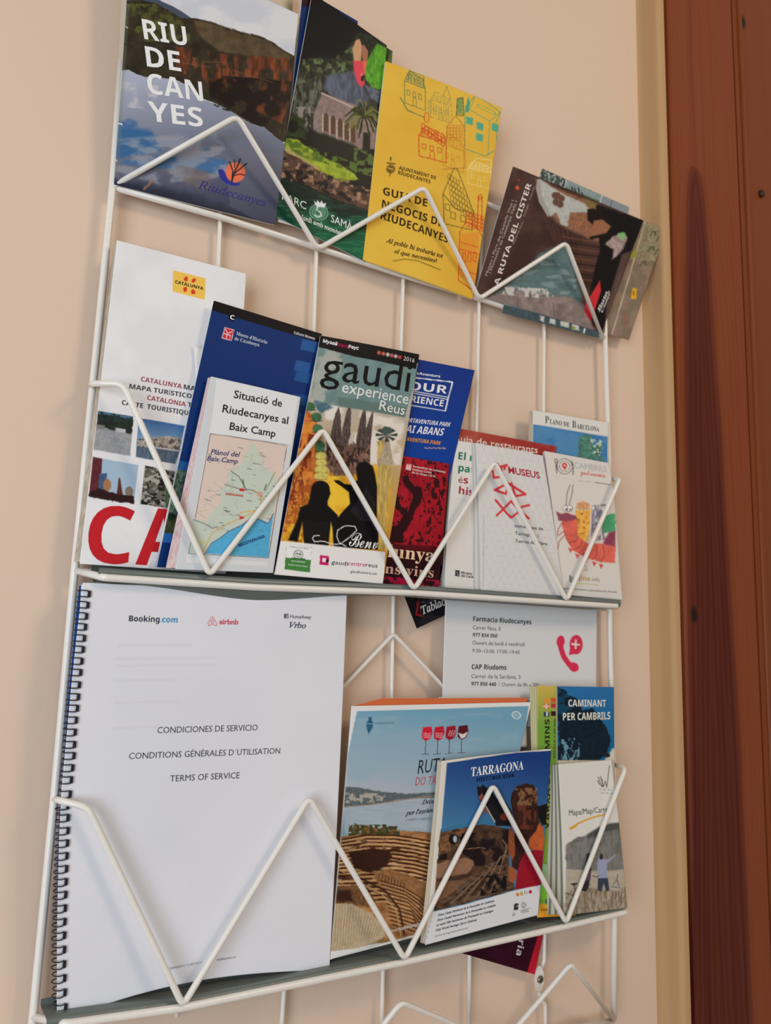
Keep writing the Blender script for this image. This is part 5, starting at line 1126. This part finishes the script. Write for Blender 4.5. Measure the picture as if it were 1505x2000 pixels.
# --- live history booklet
def art_tgn(a):      # crop M
    a.c[:] = RGB((30, 70, 128)); a.grad(700, 130, 560, 900, (28, 62, 130), (72, 128, 170))
    a.poly([(190, 215), (1230, 95), (1215, 125), (900, 142), (600, 185), (250, 240), (120, 1620), (40, 1940)], (226, 222, 212), 3)
    a.poly([(185, 860), (400, 800), (600, 755), (700, 745), (860, 730), (860, 830), (600, 820), (380, 850), (183, 890)], (60, 120, 160), 4)
    # amphitheatre ruins
    a.poly([(180, 890), (380, 850), (560, 815), (700, 830), (820, 860), (830, 1250), (880, 1420), (640, 1490), (130, 1620), (150, 1180)], (84, 60, 46), 5, 8, 40, var=.4, vsc=(60, 30))
    a.blot([(180, 890), (500, 830), (520, 960), (170, 1100)], (128, 88, 58), .48, 50, .1, var=.3); a.blot([(380, 900), (820, 860), (800, 1200), (500, 1200), (360, 1050)], (34, 24, 26), .42, 90, .1)
    a.ell(305, 955, 44, 48, (30, 24, 26), 5, jit=5); a.ell(320, 952, 18, 32, (170, 190, 200), 4)
    a.poly([(180, 1100), (240, 1080), (250, 1140), (170, 1150)], (36, 24, 24), 8)
    a.poly([(150, 1190), (250, 1150), (420, 1125), (490, 1150), (500, 1190), (440, 1270), (140, 1320)], (150, 112, 86), 5, 4, 30, var=.1)
    a.line([(410, 1045), (560, 1030), (600, 1040)], 5, (190, 150, 110), 3, .8); a.line([(760, 960), (800, 1010), (790, 1080), (640, 1220)], 10, (160, 136, 110), 5, .8)
    for k in range(9): a.line([(230+k*60, 1560-k*16), (430+k*44, 1390-k*20), (620+k*24, 1250-k*26), (790+k*3, 1100-k*4)], 10, (158, 128, 100) if k % 2 else (36, 26, 26), 5, .85)
    a.blot([(200, 1480), (600, 1200), (820, 1080), (860, 1400), (600, 1490), (150, 1610)], (124, 100, 80), .52, (60, 24), .06, a=.6); a.poly([(140, 1350), (420, 1330), (300, 1450), (130, 1540)], (126, 92, 66), 10, var=.15)
    a.blot([(560, 1300), (860, 1260), (880, 1410), (560, 1480)], (24, 20, 22), .52, 70, .08)
    # helmeted crest silhouette
    a.poly([(525, 455), (560, 470), (580, 442), (612, 465), (660, 500), (700, 560), (740, 600), (790, 600), (850, 700), (860, 830), (700, 830), (690, 780), (650, 720), (600, 650), (570, 620), (540, 570)], (28, 26, 30), 5, 5, 20)
    a.poly([(540, 560), (575, 520), (590, 560), (560, 600)], (150, 84, 70), 5); a.poly([(590, 650), (640, 700), (620, 720), (596, 700)], (140, 80, 64), 5); a.line([(605, 640), (690, 790)], 10, (196, 186, 160), 4); a.ell(780, 745, 40, 34, (120, 50, 34), 8)
    # woman with plaits seen from behind
    a.poly([(835, 600), (850, 520), (900, 455), (980, 432), (1050, 450), (1085, 520), (1088, 640), (1090, 760), (1130, 830), (1100, 900), (1010, 950), (980, 1060), (900, 1240), (850, 1210), (840, 1100), (860, 950), (900, 820), (860, 720)], (58, 32, 26), 5, 6, 30, var=.35, vsc=(20, 40))
    a.blot([(880, 480), (1085, 470), (1085, 640), (900, 640)], (150, 112, 76), .5, (30, 44), .08, a=.8); a.blot([(900, 640), (1080, 640), (1060, 860), (920, 860)], (104, 52, 40), .5, (26, 60), .08)
    a.line([(1030, 552), (1085, 540)], 7, (40, 26, 22), 4)
    a.poly([(1080, 650), (1180, 620), (1175, 820), (1130, 820), (1095, 760)], (24, 20, 24), 8)
    a.poly([(1100, 800), (1140, 850), (1150, 1000), (1130, 1080), (1000, 1040), (1010, 950), (1070, 880)], (196, 96, 52), 6, 4, 30, var=.15)
    a.poly([(840, 830), (870, 900), (880, 1100), (850, 1150), (815, 1050), (820, 880)], (150, 80, 50), 6, var=.2); a.poly([(820, 1200), (880, 1230), (895, 1300), (860, 1360), (820, 1340)], (170, 92, 56), 5)
    a.poly([(960, 1090), (1060, 1050), (1140, 1060), (1115, 1380), (880, 1420), (900, 1250), (930, 1150)], (158, 24, 44), 5, 3, 30, var=.12)
    # white foot
    a.poly([(118, 1626), (400, 1560), (640, 1495), (880, 1425), (1118, 1376), (1095, 1660), (45, 1935)], (226, 228, 232), 2)
    for x, c in ((905, (222, 130, 70)), (940, (210, 170, 70)), (1022, (190, 40, 70))): a.ell(x, 1465-(x-905)*.22, 15, 17, c, 3)
    for x in (972, 992): a.line([(x, 1432), (x-2, 1462)], 5, (60, 60, 60), 3)
    a.poly([(870, 1556), (893, 1544), (915, 1548), (912, 1604), (872, 1612)], (56, 58, 66), 3); a.line([(872, 1575), (912, 1568)], 3, (225, 228, 232), 2); a.ell(962, 1562, 22, 25, (90, 92, 96), 2, ring=5); a.ell(962, 1562, 10, 12, (90, 92, 96), 2, ring=4)
    for k in range(3): a.line([(868-k*6, 1632+k*13), (914, 1622+k*13)], 3, (90, 92, 96), 2); a.line([(938, 1612+k*12), (1010, 1598+k*10)], 3, (110, 112, 116), 2)
    a.line([(938, 1612), (1050, 1586)], 3, (110, 112, 116), 2)
p = Page('booklet', 'booklet with a blue sky, a ruined amphitheatre and a woman in red', 'booklet', 'M', [(203, 222), (1218, 108), (1098, 1652), (48, 1932)], .27, .25, .01, M_GLOSS, art=art_tgn, vb=.01,
         top=lambda x: -.006*np.sin(math.pi*np.clip(x, 0, 1)), block=(.05, .01, .02, .0, (226, 214, 192), (190, 172, 146), 8))
p.text('TARRAGONA', (468, 366), (958, 300), 84, (240, 240, 240), 'sb', 'title'); p.text('HISTÒRIA VIVA', (524, 418), (872, 372), 38, (12, 16, 34), 'B', 'subtitle')
for k, (t_, e) in enumerate((('Única Ciutat Patrimoni de la Humanitat de Catalunya', 685), ('Única Ciudad Patrimonio de la Humanidad en Cataluña', 700), ('La seule Ville Patrimoine de l\'Humanité en Catalogne', 678), ('Only World Heritage City in Catalonia', 525))):
    y0 = 1668+k*46; x0_ = 160-k*6; p.text(t_, (x0_, y0), (e, y0-(e-x0_)*.262), 22, (70, 72, 80), 'r2', 'small_print', .2)
p.text('www.tarragonaturisme.cat', (136, 1858), (445, 1778), 18, (120, 122, 128), 'r', 'small_print', .2)
p.done()

# --- green trail map
def art_green(a):    # crop N
    a.c[:] = RGB((122, 168, 62)); a.grad(180, 75, 180, 420, (216, 184, 90), (116, 168, 66), [(100, 60), (430, 60), (420, 450), (100, 450)]); a.grad(180, 900, 180, 1500, (156, 178, 44), (120, 170, 60), [(100, 900), (430, 900), (420, 1500), (100, 1500)])
    for y, c1, c2 in ((180, (232, 150, 70), (214, 90, 50)), (225, (226, 120, 70), (190, 60, 70)), (290, (44, 60, 90), (60, 30, 34))):
        a.poly([(158, y), (200, y+2), (200, y+40), (158, y+38)], c1, 3); a.poly([(212, y-6), (250, y-4), (250, y+34), (212, y+32)], c2, 3)
    a.line([(160, 245), (198, 246)], 9, (240, 236, 230), 3); a.line([(178, 228), (178, 262)], 9, (240, 236, 230), 3); a.poly([(178, 290), (188, 290), (188, 325), (178, 325)], (240, 240, 240), 2)
    a.poly([(150, 1445), (245, 1448), (240, 1640), (140, 1640)], (150, 200, 150), 6); a.poly([(178, 1530), (200, 1450), (236, 1535)], (240, 162, 60), 4); a.poly([(130, 1600), (245, 1600), (245, 1690), (125, 1690)], (120, 188, 54), 8)
    a.ell(205, 1705, 36, 24, (30, 90, 90), 4); a.line([(180, 1700), (230, 1706)], 5, (140, 190, 90), 3)
    a.poly([(110, 1715), (250, 1740), (420, 1740), (420, 1830), (100, 1830)], (240, 170, 50), 10)
    a.line([(152, 1440), (250, 1440)], 3, (70, 130, 60), 2)
p = Page('trail_map', 'green and yellow trail map with sideways black lettering, left of the tree leaflet', 'map', 'N', [(112, 74), (420, 80), (402, 1800), (112, 1816)], .17, .2, .008, M_MATTE, art=art_green, block=(.03, .08, .0, 0, (218, 210, 176), (150, 150, 96), 10))
p.text('XARXA DE CAMINS', (206, 1195), (200, 350), 34, (34, 44, 26), 'B', 'title'); p.text('TÈRMICA DE SENDERISME · ESCALA 1:20.000', (240, 1190), (246, 345), 13, (60, 90, 40), 'B', 'small_print'); p.text('Cambrils', (135, 1768), (215, 1772), 20, (150, 90, 30), 'si2', 'small_print')
p.done()
# --- walking leaflet with dark tree
def art_cam(a):      # crop N
    a.c[:] = RGB((30, 110, 160)); a.grad(500, 80, 480, 640, (46, 116, 176), (20, 104, 150))
    a.poly([(258, 70), (300, 100), (340, 150), (430, 190), (440, 260), (520, 250), (560, 290), (600, 350), (650, 440), (655, 520), (630, 600), (560, 640), (270, 660)], (16, 34, 48), 6, 16, 40, var=.3)
    a.blot([(262, 90), (330, 140), (420, 200), (300, 300), (262, 300)], (20, 70, 100), .5, 30, .08); a.blot([(290, 480), (420, 470), (420, 640), (290, 640)], (110, 160, 180), .56, (20, 30), .05)
    for L_ in ([(300, 530), (340, 600), (350, 650)], [(370, 500), (360, 560), (400, 600)], [(310, 620), (330, 560)]): a.line(L_, 6, (120, 160, 178), 4, .7)
    a.poly([(680, 550), (700, 560), (700, 680), (600, 660), (640, 600)], (222, 214, 200), 6, 5, 20); a.ell(634, 604, 22, 16, (40, 40, 36), 4)
    a.poly([(258, 640), (710, 640), (710, 1750), (258, 1750)], (200, 190, 170), 4); a.line([(262, 78), (262, 1700)], 9, (12, 40, 60), 4)
p = Page('leaflet', 'deep blue walking leaflet with a dark pine tree, behind the white folded map', 'leaflet', 'N', [(262, 78), (686, 84), (700, 1740), (266, 1760)], .2, .2, .01, M_GLOSS, art=art_cam, bulge=.008, block=(.08, .0, .0, 0, (206, 202, 170), (150, 146, 110), 10))
p.text('CAMINANT', (338, 232), (622, 234), 52, (232, 232, 224), 'B', 'title'); p.text('PER CAMBRILS', (300, 338), (656, 330), 56, (232, 232, 224), 'B', 'title'); p.done()
# --- white folded map with cyclists
def art_mapa(a):     # crop N
    a.c[:] = RGB((228, 226, 220))
    a.poly([(318, 1225), (400, 1170), (470, 1150), (560, 1095), (640, 1068), (745, 1060), (800, 1200), (790, 1430), (600, 1440), (318, 1420)], (122, 120, 116), 8, 8, 40, var=.2, vsc=(24, 60)); a.poly([(470, 1150), (560, 1100), (640, 1068), (745, 1060), (750, 1100), (600, 1130), (480, 1180)], (74, 78, 76), 12, a=.8)
    a.poly([(318, 1420), (600, 1430), (780, 1415), (790, 1580), (318, 1620)], (186, 176, 158), 14, var=.08, vsc=(60, 20))
    a.poly([(318, 1600), (500, 1570), (650, 1590), (790, 1560), (800, 1760), (312, 1810)], (146, 132, 112), 10, 14, 20, var=.35, vsc=(10, 50)); a.blot([(318, 1590), (790, 1570), (790, 1740), (318, 1790)], (196, 182, 160), .58, (8, 44), .06, a=.7)
    a.blot([(318, 1225), (790, 1130), (790, 1420), (318, 1410)], (146, 144, 138), .55, (20, 60), .08, a=.6)
    # woman, man, bicycles
    a.poly([(470, 1295), (492, 1288), (503, 1320), (500, 1380), (505, 1420), (498, 1480), (488, 1560), (470, 1600), (436, 1590), (432, 1530), (448, 1450), (462, 1380)], (50, 44, 50), 4); a.poly([(452, 1450), (500, 1430), (500, 1500), (450, 1520)], (90, 78, 96), 6)
    a.poly([(565, 1300), (588, 1302), (592, 1335), (635, 1340), (680, 1300), (690, 1302), (645, 1352), (620, 1370), (625, 1490), (555, 1495), (548, 1370)], (160, 166, 196), 4); a.ell(578, 1318, 14, 24, (60, 48, 44), 4)
    a.poly([(555, 1490), (630, 1488), (645, 1590), (620, 1600), (600, 1530), (585, 1600), (555, 1590)], (60, 68, 84), 4); a.line([(515, 1470), (545, 1480), (560, 1470)], 7, (90, 70, 60), 4)
    bk = (56, 54, 54)
    a.poly([(350, 1530), (400, 1525), (405, 1535), (378, 1552)], bk, 4); a.line([(378, 1545), (398, 1620)], 6, bk, 3); a.line([(330, 1610), (370, 1630), (440, 1580), (395, 1570)], 6, bk, 3); a.line([(440, 1580), (500, 1540)], 5, bk, 3)
    a.line([(705, 1460), (700, 1500), (660, 1560), (720, 1570), (700, 1500)], 6, (80, 80, 80), 3); a.line([(650, 1560), (700, 1530), (730, 1600)], 5, (190, 190, 190), 3)
    # marks
    for L_ in ([(562, 745), (580, 800), (592, 812), (590, 760)], [(578, 740), (600, 810), (612, 770), (625, 812), (650, 670)], [(556, 770), (568, 795)]): a.line(L_, 6, (92, 96, 78), 4)
    a.line([(570, 828), (650, 832)], 3, (150, 150, 146), 2); a.line([(570, 850), (680, 856)], 3, (150, 150, 146), 2)
    a.line([(350, 1105), (400, 1072), (470, 1040), (540, 1018), (604, 1004)], 12, (226, 166, 44), 4); a.line([(350, 1106), (390, 1084)], 18, (226, 166, 44), 4)
p = Page('folded_map', 'white folded map with two cyclists in a meadow, rightmost on the lowest shelf', 'map', 'N', [(270, 664), (668, 632), (786, 1744), (315, 1800)], .24, .26, .008, M_MATTE, art=art_mapa, vb=.012, block=(.07, .06, .19, 0, (214, 212, 200), (70, 78, 66), 5))
p.text('Mapa/Map/Carte', (340, 1012), (626, 984), 40, (92, 92, 90), 'r', 'title'); p.done()
# --- purple leaflet under the lowest shelf
def art_pur(a):      # crop O
    a.c[:] = RGB((62, 18, 38)); a.cloud((52, 12, 30), .5, .2, 120, 120); a.poly([(700, -200), (900, -160), (770, 470), (706, 450), (790, 165)], (196, 30, 54), 3)
p = Page('leaflet', 'dark purple leaflet with a red edge hanging below the lowest shelf', 'leaflet', 'O', [(350, -300), (885, -160), (766, 464), (200, 298)], -.02, -.03, .004, M_MATTE, art=art_pur, right=lambda v: .012*np.sin(math.pi*np.clip(v, 0, 1)))
p.text('Història', (690, -30), (618, 312), 46, (224, 214, 216), 'B', 'title'); p.done()

# --- spiral-bound document
BY = [1138, 1250, 1350, 1450, 1550, 1650, 1750, 1850, 1999]; BX = [162, 150, 140, 131, 122, 117, 114, 112, 111]
def art_bind(a):     # crop P (image points)
    a.c[:] = RGB((232, 233, 240)); a.cloud((226, 228, 236), .5, .2, 300, 300)
    for k, (x, y, w) in enumerate(((230, 1266, 140), (225, 1292, 190), (225, 1306, 190), (222, 1336, 110), (222, 1380, 120), (220, 1430, 90))): a.line([(x, y), (x+w, y-2)], 5, (222, 222, 228), 5, .8)
    rd = (220, 96, 112)     # looped emblem
    a.line([(411.5, 1207), (414.5, 1211), (420, 1220), (419, 1224.5), (414.5, 1224), (411.5, 1220), (408.5, 1224), (404, 1224.5), (403, 1220), (408.5, 1211)], 1.4, rd, .8, closed=True); a.ell(411.5, 1217, 2.6, 3.6, rd, .8, ring=1.3)
    a.poly([(552, 1201), (561, 1200), (561, 1210), (552, 1210)], (90, 100, 120), .8); a.line([(558, 1203), (558, 1209)], 1.2, (225, 225, 230), .6)
p = Page('spiral_document', 'white spiral-bound terms of service document, leftmost on the lowest shelf', 'document', 'P', [(162, 1138), (677.5, 1160.5), (643, 1894.5), (110, 1999)], .21, .16, .006, M_LAM, art=art_bind, vb=.015,
         left=lambda v: (np.interp(1138+861*v, BY, BX)-(162-52*v))/520.0,
         bot=lambda x: -.035*np.sin(math.pi*np.clip(x, 0, 1)**.85), block=(.05, .0, .0, 0, (232, 232, 236), (214, 214, 220), 40), step=1.6, bmax=.950)
gy = (84, 84, 92)
p.text('CONDICIONES DE SERVICIO', (303, 1440.5), (498.5, 1434.5), 12.3, gy, 'r', 'lettering'); p.text("CONDITIONS GÉNÉRALES D´UTILISATION", (248, 1491.5), (542.5, 1480), 12.3, gy, 'r', 'lettering'); p.text('TERMS OF SERVICE', (327.5, 1535.5), (463, 1528.5), 12.3, gy, 'r', 'lettering')
p.text('Booking', (249.5, 1216.5), (308.5, 1218), 11.8, (52, 54, 74), 'B', 'logo_lettering'); p.text('.com', (310, 1218), (343.5, 1219), 11.8, (60, 150, 200), 'B', 'logo_lettering'); p.text('airbnb', (424.5, 1221.5), (462, 1222.5), 10.5, (220, 96, 112), 'r3', 'logo_lettering')
p.text('HomeAway', (564, 1209.5), (605.5, 1211), 7.5, (110, 112, 124), 'r1', 'logo_lettering'); p.text('Vrbo', (562, 1228.5), (595, 1230), 11.5, (84, 88, 104), 'si2', 'logo_lettering')
p.text('ALOJAMIENTO TURÍSTICO', (318, 1898), (391, 1884), 4, (150, 150, 160), 'r', 'small_print'); p.text('info@alojamiento.com', (420, 1879), (457, 1873), 4, (130, 130, 140), 'r', 'small_print')
p.done()
bp_ = p.root; bb = p.base_pt
lx_ = [(155, 1144), (148, 1206), (140, 1297), (133, 1367), (124, 1490), (117, 1580), (113, 1680), (112, 1800), (112, 1900)]
V = []; F = []
for (x, y) in lx_:
    for dx in (0, 240):
        for dy in (0, .01): V.append(W(unp(x+dx, y+dx*.02, .13)+np.array([0, dy, 0]))-bb)
for k in range(len(lx_)-1):
    a_ = 4*k; F += [(a_, a_+4, a_+6, a_+2), (a_+1, a_+3, a_+7, a_+5), (a_, a_+1, a_+5, a_+4), (a_+2, a_+6, a_+7, a_+3)]
F += [(0, 2, 3, 1), (len(V)-4, len(V)-3, len(V)-1, len(V)-2)]
obj('back_cover', mesh_np('back_cover', V, F, M_MATTE, np.tile(lin((28, 86, 168)), (len(V), 1))), bp_)['label'] = 'blue back cover'
rows = [1120+v/2.4274 for v in (100, 155, 210, 263, 318, 373, 430, 485, 545, 603, 658, 715, 773, 832, 885, 943, 1000)]+[1540+v/2.2803 for v in (45, 97, 150, 207, 262, 318, 375, 432, 488, 547, 606, 665, 727, 790, 850, 912, 975)]
rme = hme = None
for y in rows:
    hx = np.interp(y, [1161, 1206, 1251, 1297, 1344, 1391, 1438, 1485, 1532, 1560, 1582, 1631, 1679, 1729, 1780, 1831, 1886, 1940, 1967], [173.5, 168, 163.5, 158.5, 153.5, 149.5, 145, 142.5, 137.5, 135.2, 131, 131, 129, 127.5, 126, 124.5, 124.5, 126, 127.5])
    uvh = p.uv([(hx, y)])[0]; hole = (p.P([uvh[0]], [uvh[1]], .0003)[0])
    if rme is None:
        V = []; F = []; seg = 8; ns = 18
        for s_ in (-1, 1):
            o0 = len(V)
            for i in range(ns):
                a = 2*math.pi*i/ns; cx, cyy = -.040+.040*math.cos(a), .050*math.sin(a)+.028
                for k in range(seg):
                    b = 2*math.pi*k/seg; rr = .0048; V.append(((cx+rr*math.cos(b)*math.cos(a))*C, (cyy+rr*math.cos(b)*math.sin(a))*C, (s_*.024+rr*math.sin(b))*C))
            for i in range(ns):
                for k in range(seg): F.append((o0+i*seg+k, o0+(i+1) % ns*seg+k, o0+(i+1) % ns*seg+(k+1) % seg, o0+i*seg+(k+1) % seg))
        b0 = len(V)      # bridge that joins the two wires at the hole
        for x in (-.012, .010):
            for yy in (-.012, .0): 
                for z in (-.025, .025): V.append((x*C, yy*C, z*C))
        F += [(b0+a_, b0+b_, b0+c_, b0+d_) for a_, b_, c_, d_ in ((0, 1, 3, 2), (4, 6, 7, 5), (0, 4, 5, 1), (2, 3, 7, 6), (0, 2, 6, 4), (1, 5, 7, 3))]
        rme = mesh_np('binding_ring', V, F, M_RING, smooth=False)
    o = obj('binding_ring', rme, bp_); o.location = Vector(hole-bb)

bpy.data.objects.remove(_to, do_unlink=True)
